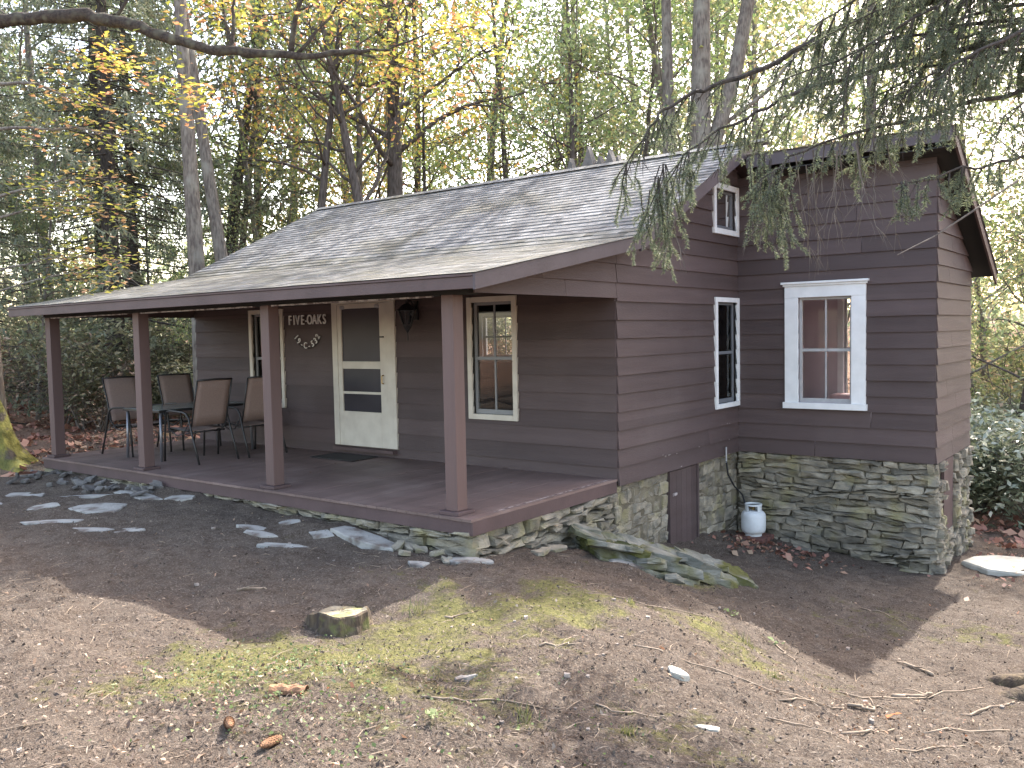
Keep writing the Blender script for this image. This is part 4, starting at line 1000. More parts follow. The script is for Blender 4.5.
# ------------------------------------------------------------------ trees
CAMX, CAMY = 5.0764, -8.5977
def bearing(deg, dist): return CAMX-math.sin(R(deg))*dist, CAMY+math.cos(R(deg))*dist     # degrees west of north as seen from the yard
def wander(rng, p, d, L, n, wob, grav=0.0):
    pts = [Vector(p)]; d = Vector(d).normalized()
    for i in range(n):
        d = (d+Vector((rng.gauss(0, wob), rng.gauss(0, wob), rng.gauss(0, wob)+grav))).normalized()
        pts.append(pts[-1]+d*(L/n))
    return pts
def broadleaf(name, seed, H, r0, lmat, bmat, n_limb=13, first=.35, spread=.36, nleaf=4500, lsize=.11, lean=(0, 0), wob=.05, up=.35, parent_obj=None, clump=.42, droop=0.0, flare=1.35, subs=5):
    rng = random.Random(seed); nr = np.random.default_rng(seed)
    t = parent_obj or empty(name)
    tr = MB(); nseg = 14
    path = []; x = y = 0.0
    for i in range(nseg+1):
        f = i/nseg; path.append(Vector((lean[0]*f*H+x, lean[1]*f*H+y, f*H-.25*(i == 0)))); x += rng.gauss(0, wob*H/60); y += rng.gauss(0, wob*H/60)
    rad = [r0*(flare if i == 0 else (1+.10*(i == 1)))*(1-.80*(i/nseg)**1.1) for i in range(nseg+1)]
    tr.tube(path, rad, 10)
    tips = []
    def at(f):
        k = min(int(f*nseg), nseg-1); u = f*nseg-k; return path[k].lerp(path[k+1], u), rad[k]*(1-u)+rad[k+1]*u
    az = rng.uniform(0, 6.28)
    for k in range(n_limb):
        f = first+(1-first)*((k+rng.random()*.8)/n_limb)*.97; p, r_ = at(f); az += 2.4+rng.uniform(-.5, .5)
        el = R(rng.uniform(15, 50)) if f < .85 else R(rng.uniform(45, 75))
        L = H*spread*(1.05-.55*(f-first)/(1-first))*rng.uniform(.7, 1.15)
        d = (math.cos(az)*math.cos(el), math.sin(az)*math.cos(el), math.sin(el))
        lp = wander(rng, p, d, L, 7, .16, .02-droop); lr_ = max(.012, r_*.42)
        tr.tube(lp, [lr_*(1-.85*i/7) for i in range(8)], 5)
        lw = rng.uniform(.15, 1.0)**1.6*2.2; tips.append((lp[-1], .8*lw)); tips.append((lp[5], .8*lw))
        for j in range(subs):
            g = rng.uniform(.3, .95); q = lp[min(int(g*7), 6)].lerp(lp[min(int(g*7)+1, 7)], .5)
            dv = (lp[min(int(g*7)+1, 7)]-lp[min(int(g*7), 6)]).normalized(); sd_ = Vector((rng.gauss(0, 1), rng.gauss(0, 1), rng.gauss(.15, .6)-droop*2))
            sp_ = wander(rng, q, dv*.6+sd_*.6, L*rng.uniform(.25, .5), 4, .22, -droop)
            tr.tube(sp_, [lr_*.38, lr_*.28, lr_*.2, lr_*.13, .004], 4, cap=False)
            sw = lw*rng.uniform(.3, 1.5); tips += [(sp_[2], .6*sw), (sp_[3], .9*sw), (sp_[4], 1.0*sw)]
    tr.build("trunk", bmat, t, smooth=True)
    T = np.array([tuple(p) for p, _ in tips]); W = np.array([w for _, w in tips])*nr.uniform(.25, 1.6, len(tips)); W /= W.sum()
    idx = nr.choice(len(T), nleaf, p=W)
    C = T[idx]+nr.normal(size=(nleaf, 3))*np.array([clump, clump, clump*.55])
    quad_mesh("crown", leaf_quads(nr, C, lsize, up), lmat, t)
    return t
def spruce(name, seed, H, r0, nmat, bmat, base=.12, width=.20, lean=(0, 0), dens=1.0, bare=.28, q=.075, inner=.18):
    rng = random.Random(seed); nr = np.random.default_rng(seed)
    t = empty(name); tr = MB()
    path = [Vector((lean[0]*f*H+rng.gauss(0, .02), lean[1]*f*H+rng.gauss(0, .02), f*H-.2*(f == 0))) for f in [i/12 for i in range(13)]]
    tr.tube(path, [r0*(1.3 if i == 0 else 1)*(1-.93*i/12) for i in range(13)], 9)
    C, A, B = [], [], []
    h = H*base; tw = MB()
    while h < H*.985:
        f = h/H; nb = rng.randint(4, 6); az0 = rng.uniform(0, 6.28)
        for k in range(nb):
            az = az0+6.283*k/nb+rng.uniform(-.35, .35); L = max(.25, H*width*(1.04-f)**.8*rng.uniform(.7, 1.15))
            if f < bare: L *= rng.uniform(.5, 1.0)
            o = Vector((lean[0]*h, lean[1]*h, h)); d = Vector((math.cos(az), math.sin(az), 0)); side = Vector((-d.y, d.x, 0))
            e0 = rng.uniform(-.1, .25)-.35*(1-f); pts = []
            for i in range(6):
                u = i/5; pts.append(o+d*(L*u)+Vector((0, 0, L*(e0*u-.10*u*u+.16*u**3)))+side*rng.gauss(0, .015*L))
            tw.tube(pts, [.028*(1-.8*i/5)*max(.35, L/3) for i in range(6)], 4, cap=False)
            leafy = 1.0 if f > bare else (.10 if rng.random() < .65 else .7)
            nbl = int(L*11*dens*leafy)+2
            for j in range(nbl):
                u = inner+(1-inner)*rng.random()**.8; p = pts[min(int(u*5), 4)].lerp(pts[min(int(u*5)+1, 5)], u*5-int(u*5) if u < 1 else 1)
                s = rng.choice((-1, 1)); bl = rng.uniform(.25, .6)*(1.1-.6*u)*min(1.2, .35+L/3)
                dv = (d*.55+side*s*.75+Vector((0, 0, -.55-.5*rng.random()))).normalized()
                for m_ in range(int(5+bl*10)):
                    w_ = rng.random(); c = p+dv*bl*w_+Vector((rng.gauss(0, .03), rng.gauss(0, .03), -.10*w_*w_+rng.gauss(0, .02)))
                    C.append(tuple(c)); A.append(tuple(dv+Vector((rng.gauss(0, .45), rng.gauss(0, .45), rng.gauss(-.15, .3)))))
        h += rng.uniform(.028, .045)*H*(.75 if H < 8 else .55)
    tr.v and tr.add(tw.v, tw.f)
    tr.build("trunk", bmat, t, smooth=True)
    C = np.array(C); A = np.array(A); A /= np.linalg.norm(A, axis=1, keepdims=True)
    nn = np.cross(A, rand_units(nr, len(C))); nn /= np.linalg.norm(nn, axis=1, keepdims=True)+1e-9
    s = q*nr.uniform(.9, 2.1, len(C))[:, None]; w = q*nr.uniform(.16, .32, len(C))[:, None]
    Q = np.stack([C-A*s*.5-nn*w*.5, C-A*s*.5+nn*w*.5, C+A*s*.5+nn*w, C+A*s*.5-nn*w], 1)
    quad_mesh("crown", Q, nmat, t)
    return t

# --- trees one can point to
# mossy tree at the left edge, with the long bough over the yard
MX, MY = -9.50, -2.80
mz = g1(MX, MY)
mt = empty("mossy_tree", (MX, MY, mz)); tag(mt, "pale-barked tree with moss-covered root flare at the left edge, long bough over the roof", "tree")
tr = MB(); tr.tube([(0, 0, .45), (.0, .0, 1.2), (-.03, 0, 2.5), (0, .02, 4.2), (.02, .03, 6.2), (-.05, .05, 8.5), (-.1, .1, 12)], [.27, .225, .205, .195, .18, .14, .07], 14)
LB = [[(-9.5, -2.77, 6.45), (-8.75, -2.4, 6.50), (-7.85, -1.95, 6.48), (-7.2, -1.65, 6.30), (-6.5, -1.3, 5.98), (-5.9, -.95, 5.78), (-5.3, -.6, 5.70), (-4.8, -.32, 5.62), (-4.2, .02, 5.66), (-3.7, .27, 5.63)]]
LBR = [[.10, .10, .088, .085, .074, .076, .06, .05, .036, .012]]
def off(pts): return [Vector(p)-Vector((MX, MY, mz)) for p in pts]
bg_ = MB(); _r = random.Random(2); _p = off(LB[0]); _q, _rr = [], []
for i in range(len(_p)-1):
    for j in range(5):
        u = j/5; _q.append(_p[i].lerp(_p[i+1], u)+Vector((_r.gauss(0, .008), _r.gauss(0, .008), _r.gauss(0, .012)))); _rr.append((LBR[0][i]*(1-u)+LBR[0][i+1]*u)*_r.uniform(.86, 1.12))
bg_.tube(_q+[_p[-1]], _rr+[.012], 10)
rng = random.Random(31); nr = np.random.default_rng(31)
tipsY, tipsM = [], []
def limb(p0, p1, r0, lift=.3, n=8, mb=bg_, tl=tipsY, nsub=9, sub=.9, flat=.3):
    p0, p1 = Vector(p0), Vector(p1); L = (p1-p0).length; pts = []
    for i in range(n+1):
        u = i/n; pts.append(p0.lerp(p1, u)+Vector((rng.gauss(0, .035*L*min(u, .5)), rng.gauss(0, .035*L*min(u, .5)), lift*math.sin(math.pi*u)+rng.gauss(0, .02*L*min(u, .5)))))
    mb.tube([q-Vector((MX, MY, mz)) for q in pts], [max(.005, r0*(1-.88*i/n)) for i in range(n+1)], 6)
    for j in range(nsub):
        g = rng.uniform(.3, 1); k = min(int(g*n), n-1); q = pts[k]; d = (pts[k+1]-pts[k]).normalized()
        sp_ = wander(rng, q, d+Vector((rng.gauss(0, .8), rng.gauss(0, .8), rng.gauss(0, flat))), sub*rng.uniform(.5, 1.1), 4, .2, -.02)
        mb.tube([w-Vector((MX, MY, mz)) for w in sp_], [r0*.22, r0*.17, r0*.12, r0*.08, .003], 4, cap=False)
        tl += [tuple(sp_[1]), tuple(sp_[2]), tuple(sp_[3]), tuple(sp_[4]), tuple(sp_[4])]
    return pts
# risers from the bough (dark, crooked) and their leaf sprays
for a, b, r_ in (((-5.75, -.85, 5.74), (-5.9, -.6, 7.0), .04), ((-5.0, -.4, 5.66), (-4.8, -.2, 7.4), .05), ((-5.7, -.85, 5.75), (-6.4, -.6, 6.9), .032), ((-4.3, -.05, 5.66), (-3.0, .9, 5.05), .022),
                 ((-4.9, -.4, 5.64), (-4.1, .6, 6.9), .03), ((-7.3, -1.7, 6.35), (-7.0, -1.1, 7.3), .03), ((-6.6, -1.3, 6.0), (-6.1, -1.4, 5.1), .016), ((-7.6, -1.85, 6.4), (-7.5, -1.6, 5.5), .016), ((-3.8, .25, 5.63), (-2.7, 1.0, 5.9), .018)):
    limb(a, b, r_, .1, nsub=10, sub=.75)
for a, b, r_ in (((-9.5, -2.78, 5.6), (-7.6, -1.75, 5.15), .035), ((-9.5, -2.78, 4.9), (-7.2, -1.5, 4.65), .032), ((-9.5, -2.8, 3.8), (-7.7, -1.7, 4.1), .028), ((-9.5, -2.8, 3.5), (-7.9, -1.6, 3.75), .024), ((-9.5, -2.8, 2.7), (-7.9, -1.7, 2.95), .022), ((-9.5, -2.8, 2.4), (-7.4, -1.5, 2.75), .018),
                 ((-9.5, -2.8, 7.4), (-8.0, -1.6, 7.6), .05), ((-9.5, -2.8, 8.0), (-6.8, -.6, 7.7), .06), ((-9.5, -2.8, 8.6), (-6.0, -.5, 8.0), .05)):
    limb(a, b, r_, .12, nsub=11, sub=.8, tl=tipsM, flat=.12, mb=tr)
tr.build("trunk", MT['bark_pale'], mt, smooth=True); bg_.build("bough", MT['bough'], mt, smooth=True)
m = MB(); n = 30; V = []; hs = [(-.3, 1.0), (0, .62), (.12, .50), (.28, .40), (.5, .325), (.72, .275), (.9, .232), (1.0, .2)]
for h, r_ in hs:
    for k in range(n):
        a = 2*math.pi*k/n; lobe = max(0, math.cos(2.5*a+.4))**2*.38*max(0, 1-h/.8)+.05*math.sin(7*a+h*5)
        ragged = .25*math.sin(3*a+1)+.10*math.sin(8*a) if h > .6 else 0
        V.append((r_*(1+lobe)*math.cos(a), r_*(1+lobe)*math.sin(a), h+ragged*(.5 if h > .9 else .25)))
m.add(V, [(i+l*n, (i+1) % n+l*n, (i+1) % n+(l+1)*n, i+(l+1)*n) for l in range(len(hs)-1) for i in range(n)]); m.build("mossy_root_flare", MT['mossbark'], mt, smooth=True)
for tl, mm, k, sz in ((tipsY, MT['leaf_yellow'], 2100, .105), (tipsM, MT['leaf_maple'], 1700, .10)):
    T = np.array(tl)-np.array([MX, MY, mz]); idx = nr.integers(0, len(T), k); C = T[idx]+nr.normal(size=(k, 3))*np.array([.16, .16, .07])
    quad_mesh("crown", leaf_quads(nr, C, sz, .72, .62), mm, mt)

def place(t, x, y, label, group=None, cat="tree", rz=0.0, dz=0.0):
    t.location = (x, y, g1(x, y)-.05+dz); t.rotation_euler = (0, 0, rz); tag(t, label, cat, group)
def gone(t, x, y): t.location = (x, y, g1(x, y))
place(spruce("spruce_tree", 1, 15, .24, MT['needle'], MT['bark_dark'], base=.06, width=.24, bare=.34, dens=.55, inner=.42), *bearing(61.6, 21.5), "thick dark-trunked spruce left of the porch, with long bare lower branches")
place(spruce("spruce_tree", 2, 15, .17, MT['needle'], MT['bark_dark'], base=.08, width=.20, bare=.36, dens=.55, inner=.42), *bearing(60.4, 23.5), "slimmer spruce close behind the thick dark-trunked one")
rv = (-.79, -.61)
place(broadleaf("grey_tree", 41, 15, .18, MT['leaf_pale'], MT['bark_pale'], first=.7, nleaf=700, lean=(rv[0]*.022, rv[1]*.022), wob=.012), *bearing(56.7, 18), "tall grey trunk rising left of the roof, nearly upright")
place(broadleaf("grey_tree", 42, 15, .16, MT['leaf_pale'], MT['bark_pale'], first=.7, nleaf=700, lean=(rv[0]*.115, rv[1]*.115), wob=.02), *bearing(54.3, 19.3), "grey trunk leaning left beside the upright one")
place(broadleaf("oak_tree", 43, 10.5, .17, MT['leaf_yellow'], MT['bark'], first=.45, nleaf=2600, lean=(rv[0]*.17, rv[1]*.17), wob=.06), *bearing(44.6, 20.3), "dark crooked trunk leaning left above the left end of the ridge")
place(broadleaf("oak_tree", 44, 10.5, .14, MT['leaf_green'], MT['bark'], first=.5, nleaf=2200, lean=(-rv[0]*.13, -rv[1]*.13), wob=.06), *bearing(51.0, 21), "paler trunk leaning right, crossing the crooked dark one")
oak = broadleaf("oak_tree", 45, 12.3, .29, MT['leaf_yellow'], MT['bark'], n_limb=16, first=.46, spread=.34, nleaf=4000, lsize=.12, wob=.03, lean=(.01, .0), subs=7)
place(oak, *bearing(44.8, 22), "thick straight oak behind the ridge with yellow and orange leaves")
place(broadleaf("oak_tree", 46, 12, .075, MT['leaf_yellow'], MT['bark'], first=.4, nleaf=2600, lsize=.11), *bearing(42.7, 24.5), "thin straight young tree just right of the thick oak")
place(broadleaf("forked_tree", 47, 15.5, .215, MT['leaf_pale'], MT['bark_pale'], first=.78, nleaf=260, n_limb=7, wob=.02, lean=(-.01, 0)), *bearing(26.9, 20.6), "slimmer grey trunk on the left of the pair behind the ridge")
ft = broadleaf("forked_tree", 48, 15.5, .35, MT['leaf_pale'], MT['bark_pale'], first=.78, nleaf=260, n_limb=7, wob=.02, lean=(.015, .01))
place(ft, *bearing(25.5, 20.2), "thick grey forked trunk on the right of the pair behind the ridge")
m = MB(); m.tube([(.05, .04, 5.0), (.35, .25, 6.6), (.75, .55, 8.2), (1.1, .8, 10.5), (1.3, .9, 13)], [.17, .17, .155, .14, .08], 10); m.tube([(.5, .35, 7), (1.3, .9, 7.7), (2.4, 1.4, 9.2)], [.06, .05, .02], 6); m.build("fork_limb", MT['bark_pale'], ft, smooth=True)
place(broadleaf("shade_casting_tree", 53, 13.7, .15, MT['leaf_gold'], MT['bark'], n_limb=12, first=.82, spread=.085, nleaf=6500, lsize=.15, wob=.012, clump=.30), .25, 9.3, "tall bare-boled trunk right of the wing, its unseen crown added to shade the yard")  # dense crown out of view, shaped and placed to shadow the porch-corner ground
place(broadleaf("ash_tree", 49, 11, .13, MT['leaf_pale'], MT['bark'], n_limb=16, first=.18, spread=.36, nleaf=4300, lsize=.11, wob=.12, clump=.34), *bearing(33.4, 22), "small many-limbed pale green tree left of the chimney stones")
place(broadleaf("ash_tree", 50, 11, .12, MT['leaf_pale'], MT['bark'], n_limb=15, first=.2, spread=.36, nleaf=2700, lsize=.11, wob=.14, lean=(.08, .06), clump=.34), *bearing(30.2, 23.5), "small pale green tree leaning right, behind the chimney stones")
place(broadleaf("ash_tree", 51, 12, .13, MT['leaf_green'], MT['bark'], n_limb=15, first=.22, spread=.36, nleaf=3600, lsize=.11, lean=(-.06, -.04), wob=.12), *bearing(36.6, 24), "leaning pale green tree between the oak and the chimney stones")
place(broadleaf("bent_sapling", 52, 6, .09, MT['leaf_gold'], MT['bark'], n_limb=9, first=.3, spread=.5, nleaf=1100, lean=(.12, -.1), wob=.3, lsize=.09), *bearing(7.6, 20), "bent bare-limbed sapling with sparse gold leaves right of the wing")

# --- the wood behind
prot = []
LBL = {'green': "green broadleaf tree in the wood behind the cabin", 'pale': "pale green thin-crowned tree in the wood behind the cabin", 'gold': "backlit golden tree in the wood behind the wing",
       'yellow': "yellow and orange tree in the wood behind the cabin", 'spruce': "grey-green spruce in the wood beyond the porch"}
def reg(kind, fn):
    out = []
    for s in range(3):
        t = fn(s); out.append([t, False]); tag(t, LBL[kind], "tree", {'green': "green trees in the wood", 'pale': "pale trees in the wood", 'gold': "golden trees in the wood", 'yellow': "yellow trees in the wood", 'spruce': "spruces in the wood"}[kind])
    return out
P_ = {
 'green': reg('green', lambda s: broadleaf("woodland_tree", 100+s, 14, .12, MT['leaf_green'], MT['bark_pale'], n_limb=16, first=.2, nleaf=3900, lsize=.15, clump=.5, wob=.13)),
 'pale': reg('pale', lambda s: broadleaf("woodland_tree", 110+s, 14, .11, MT['leaf_pale'], MT['bark_pale'], n_limb=15, first=.2, nleaf=3300, lsize=.15, clump=.5, wob=.13)),
 'gold': reg('gold', lambda s: broadleaf("woodland_tree", 120+s, 13, .11, MT['leaf_gold'], MT['bark_pale'], n_limb=17, first=.12, nleaf=4400, lsize=.14, clump=.5, wob=.12)),
 'yellow': reg('yellow', lambda s: broadleaf("woodland_tree", 130+s, 13, .12, MT['leaf_yellow'], MT['bark'], n_limb=16, first=.22, nleaf=4200, lsize=.14, clump=.5, wob=.12)),
 'spruce': reg('spruce', lambda s: spruce("spruce_tree", 140+s, 14, .20, MT['needle'], MT['bark_dark'], base=.05, width=.22, bare=.30, dens=.38)),
}
rng = random.Random(404)
H0 = {'green': 14, 'pale': 14, 'gold': 13, 'yellow': 13, 'spruce': 14}
placed = [(o.location.x, o.location.y) for o in bpy.data.objects if o.get("category") == "tree" and o.location.length > 0]
def put(kind, deg, dist, hmul=1.0):
    x, y = bearing(deg, dist)
    if -10 < x < 5 and -4 < y < 8: return False
    if any((x-a)**2+(y-b)**2 < 2.2 for a, b in placed): return False
    H = (2.2+.46*dist)*hmul*rng.uniform(.95, 1.25)
    if -13 < x < 7: H = min(H, 4.6+(y-3)*1.05)
    if H < 3: return False
    s = H/H0[kind]; e = P_[kind][rng.randrange(3)]
    loc = (x, y, g1(x, y)-.1); rz = rng.uniform(0, 6.28); sc = (s*rng.uniform(.9, 1.1),)*2+(s,)
    if not e[1]: e[0].location = loc; e[0].rotation_euler = (0, 0, rz); e[0].scale = sc; e[1] = True
    else: copy_thing(e[0], loc, rz, sc, rot=(rng.gauss(0, .07), rng.gauss(0, .07), rz))
    placed.append((x, y)); return True
def sow(n, kinds, d0, d1, r0, r1, hmul=1.0):
    k = t = 0
    while k < n and t < n*12:
        t += 1
        if put(rng.choice(kinds), rng.uniform(d0, d1), rng.uniform(r0, r1), hmul): k += 1
sow(7, ['spruce', 'pale', 'pale', 'spruce'], 54, 70, 25, 34)
sow(5, ['green', 'pale', 'pale', 'spruce'], 52, 72, 34, 52)
sow(5, ['pale', 'green', 'green', 'yellow'], 40, 54, 25, 36)
sow(4, ['green', 'pale', 'pale', 'green'], 38, 54, 36, 52)
sow(2, ['pale', 'green', 'pale'], 24, 39, 27, 36)
sow(3, ['pale', 'pale', 'green'], 24, 39, 36, 54)
sow(5, ['gold', 'green', 'pale'], -4, 24, 24, 36)
sow(5, ['gold', 'gold', 'pale'], -4, 26, 36, 54)
sow(5, ['gold', 'green'], 2, 14, 20, 26, .8)
sow(7, ['pale', 'green', 'pale'], 51, 67, 20, 27, .42)
sow(3, ['pale', 'yellow'], 38, 50, 24, 30, .6)
sow(3, ['pale', 'green'], 26, 38, 22, 32, .75)
sow(5, ['spruce', 'green'], 72, 84, 20, 34)
sow(4, ['green', 'gold'], -16, -4, 18, 30)
for k in P_:
    for e in P_[k]:
        if not e[1]:
            put_ok = False
            for _ in range(60):
                x, y = bearing(rng.uniform(30, 72), rng.uniform(40, 56))
                if all((x-a)**2+(y-b)**2 > 2 for a, b in placed): break
            e[0].location = (x, y, g1(x, y)-.1); e[0].scale = (1.4,)*3; placed.append((x, y))
# understorey shrubs
def shrub(name, seed, h, w, n, lm, ls, stems=7):
    rng_ = random.Random(seed); nr_ = np.random.default_rng(seed); t = empty(name); st_ = MB(); tips = []
    for k in range(stems):
        a = rng_.uniform(0, 6.28); sp_ = wander(rng_, (rng_.gauss(0, .08), rng_.gauss(0, .08), -.05), (math.cos(a)*w/h*.6, math.sin(a)*w/h*.6, 1), h*rng_.uniform(.6, 1), 6, .16)
        st_.tube(sp_, [.016*(1-.8*i/6) for i in range(7)], 4)
        for q in sp_[2:]:
            for _ in range(3):
                d = Vector((rng_.gauss(0, 1), rng_.gauss(0, 1), rng_.gauss(.1, .5))).normalized()*rng_.uniform(.15, .5)*w
                st_.tube([q, q+d*.5+Vector((0, 0, .03)), q+d], [.006, .005, .002], 3, cap=False); tips += [q+d, q+d*.7]
    st_.build("stem", MT['twig'], t)
    T = np.array([tuple(p) for p in tips]); C = T[nr_.integers(0, len(T), n)]+nr_.normal(size=(n, 3))*np.array([.13, .13, .09])*max(w, .6)
    quad_mesh("foliage", leaf_quads(nr_, C, ls, .55, .45), lm, t)
    return t
SH = {'dull': [shrub("forest_shrub", 200+s, 2.0, 1.0, 1800, MT['shrubleaf'], .10) for s in range(2)],
      'gold': [shrub("forest_shrub", 210+s, 2.2, 1.1, 1300, MT['leaf_gold'], .10) for s in range(2)],
      'pale': [shrub("rhododendron", 220+s, 1.7, 1.0, 1700, MT['paleleaf'], .12) for s in range(2)],
      'brown': [shrub("forest_shrub", 230+s, 1.8, 1.1, 500, MT['litter'], .09, 10) for s in range(2)]}
SL = {'dull': ("low dark green shrub on the forest floor beyond the porch", "dark shrubs in the wood"), 'gold': ("low golden-leaved shrub in the undergrowth right of the wing", "golden shrubs in the wood"),
      'pale': ("pale glossy-leaved rhododendron bush right of the foundation", "rhododendrons right of the cabin"), 'brown': ("sparse twiggy brown shrub on the forest floor", "bare brown shrubs in the wood")}
used = set()
def put_shrub(kind, x, y, s, i=None):
    if -9.2 < x < 3.4 and -3.2 < y < 6.4: return
    t = SH[kind][rng.randrange(2) if i is None else i]; tag(t, SL[kind][0], "shrub", SL[kind][1]); loc = (x, y, g1(x, y)-.02)
    if t.name not in used: used.add(t.name); t.location = loc; t.rotation_euler = (0, 0, rng.uniform(0, 6)); t.scale = (s,)*3
    else: copy_thing(t, loc, rng.uniform(0, 6.28), s*rng.uniform(.85, 1.15))
for k in range(34): put_shrub(rng.choice(['dull', 'brown', 'pale'] if False else ['dull', 'brown']), *bearing(rng.uniform(53, 70), rng.uniform(19, 36)), rng.uniform(.7, 1.5))
for k in range(12): put_shrub('dull', *bearing(rng.uniform(30, 53), rng.uniform(30, 44)), rng.uniform(1.2, 2.2))
for k in range(12): put_shrub('gold', *bearing(rng.uniform(2, 10.5), rng.uniform(19, 34)), rng.uniform(.9, 1.7))
for k in range(12): put_shrub('pale', *bearing(rng.uniform(4.5, 10.0), rng.uniform(15.8, 22)), rng.uniform(.8, 1.25))
for k in range(6): put_shrub('gold', *bearing(rng.uniform(12, 30), rng.uniform(24, 36)), rng.uniform(1.2, 2))
for kind in SH:
    for i, t in enumerate(SH[kind]):
        if t.name not in used: put_shrub(kind, *bearing(64, 40+i*3), 1.2, i)
# far edge of the wood: one mass of leaves
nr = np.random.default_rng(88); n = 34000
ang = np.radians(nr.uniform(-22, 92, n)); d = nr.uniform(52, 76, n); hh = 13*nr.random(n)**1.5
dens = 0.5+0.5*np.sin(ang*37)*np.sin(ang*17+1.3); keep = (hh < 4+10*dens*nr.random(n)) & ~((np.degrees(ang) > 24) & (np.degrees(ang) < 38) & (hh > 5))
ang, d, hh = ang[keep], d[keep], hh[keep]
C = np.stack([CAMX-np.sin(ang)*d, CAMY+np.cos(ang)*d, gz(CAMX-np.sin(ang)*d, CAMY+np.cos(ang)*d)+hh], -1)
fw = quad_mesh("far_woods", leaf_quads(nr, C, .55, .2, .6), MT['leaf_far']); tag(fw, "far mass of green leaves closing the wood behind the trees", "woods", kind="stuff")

# ------------------------------------------------------------------ the near spruce whose branches hang into view from the right
NX, NY = 4.66, -1.10
nz = g1(NX, NY)
ns = empty("near_spruce", (NX, NY, nz)); tag(ns, "spruce at the right edge whose drooping needled branches hang in front of the wing", "tree")
O_ = Vector((NX, NY, nz)); tr = MB()
tr.tube([(0, 0, -.3), (0, 0, .5), (0, 0, 3), (0, 0, 6), (0, 0, 9)], [.30, .22, .19, .14, .05], 12)
rt = MB()
for a, L in ((-2.6, .62), (2.75, .60), (.3, .5), (1.5, .5), (-1.2, .6)):
    pr_ = []
    for f, h in ((.25, .28), (.5, .10), (.8, .02), (1.15, -.03), (1.5, -.10)):
        x_, y_ = math.cos(a+.15*f)*L*f, math.sin(a+.15*f)*L*f; pr_.append((x_, y_, g1(NX+x_, NY+y_)-nz+h))
    rt.tube(pr_, [.16, .13, .10, .07, .03], 9)
rng = random.Random(61); nr = np.random.default_rng(61)
NC, ND = [], []; bare_tw = MB()
def needles_on(pts, a0, a1, per=300, ln=.021):
    L = sum((pts[i+1]-pts[i]).length for i in range(len(pts)-1)); k = len(pts)-1
    for _ in range(int(L*(a1-a0)*per)):
        u = rng.uniform(a0, a1)*k; i = min(int(u), k-1); p = pts[i].lerp(pts[i+1], u-i); d = (pts[i+1]-pts[i]).normalized()
        v = Vector((rng.gauss(0, 1), rng.gauss(0, 1), rng.gauss(0, 1))); v = (v-d*v.dot(d)).normalized()*.85+d*.6
        NC.append(tuple(p+v.normalized()*ln*.45)); ND.append(tuple(v.normalized()))
def twiglet(p, d, L, r_, needle, depth=0):
    pts = wander(rng, p, d, L, 6, .10, -.10)
    tr.tube(pts, [r_*(1-.75*i/6) for i in range(7)], 4, cap=False)
    if needle > 0: needles_on(pts, rng.uniform(.0, .35), 1.0, 500*needle)
    if depth < 2:
        for j in range(int(L*(9 if depth == 0 else 7))+(1 if depth == 0 else 0)):
            g = rng.uniform(.15, .95); k = int(g*6); dv = (pts[min(k+1, 6)]-pts[k]).normalized()
            sd_ = dv.cross(Vector((rng.gauss(0, 1), rng.gauss(0, 1), rng.gauss(0, 1)))).normalized()
            twiglet(pts[k], dv+sd_*.75, L*rng.uniform(.22, .42), r_*.5, needle, depth+1)
def bough(path, r0, n_tw, drop, needle, lo=.15, hi=1.0):
    P = [Vector(p)-O_ for p in path]; fine = []
    for i in range(len(P)-1):
        for j in range(4):
            u = j/4; fine.append(P[i].lerp(P[i+1], u)+Vector((rng.gauss(0, .012), rng.gauss(0, .012), rng.gauss(0, .012))))
    fine.append(P[-1]); n = len(fine)-1
    tr.tube(fine, [r0*(1-.85*i/n) for i in range(n+1)], 6)
    for j in range(n_tw):
        u = lo+(hi-lo)*(j+rng.random())/n_tw; k = min(int(u*n), n-1); d = (fine[k+1]-fine[k]).normalized()
        side = d.cross(Vector((0, 0, 1))).normalized()*rng.choice((-1, 1))
        L = drop*rng.uniform(.45, 1.15)
        twiglet(fine[k], d*.45+side*rng.uniform(.1, .6)+Vector((0, 0, -rng.uniform(.5, 1.1))), L, max(.003, r0*.22), needle*(1 if rng.random() < .85 else 0))
    needles_on(fine, .7, 1, 400*needle)
T0 = (NX, NY, 0)
bough([(4.78, -1.15, 4.25), (4.26, -1.5, 4.10), (2.86, -1.66, 3.92), (2.45, -1.81, 3.71), (2.07, -1.97, 3.61), (1.90, -2.13, 3.51), (1.77, -2.29, 3.38), (1.70, -2.44, 3.17), (1.52, -2.6, 2.82)], .030, 38, .42, 1.0)
bough([(4.78, -1.15, 3.8), (4.21, -1.5, 3.66), (3.28, -1.72, 3.56), (2.69, -1.94, 3.44), (2.42, -2.16, 3.27), (2.16, -2.38, 3.11), (2.0, -2.6, 2.84)], .027, 38, .46, 1.0)
bough([(4.78, -1.15, 3.4), (4.21, -1.5, 3.29), (3.63, -1.78, 3.16), (3.16, -2.05, 3.06), (2.83, -2.33, 2.90), (2.68, -2.6, 2.66)], .022, 24, .34, .75, lo=.35)
bough([(4.78, -1.15, 3.0), (4.28, -1.5, 2.87), (4.0, -1.87, 2.75), (3.79, -2.23, 2.66), (3.61, -2.6, 2.54)], .018, 24, .30, 1.1)
bough([(4.78, -1.15, 4.6), (4.3, -1.3, 4.5), (3.7, -1.5, 4.35), (3.2, -1.7, 4.15), (2.8, -1.9, 3.9)], .028, 44, .55, 1.0)
bough([(4.78, -1.15, 4.3), (4.3, -1.6, 4.15), (3.9, -1.9, 3.95), (3.5, -2.2, 3.7), (3.2, -2.4, 3.45)], .026, 42, .50, 1.0)
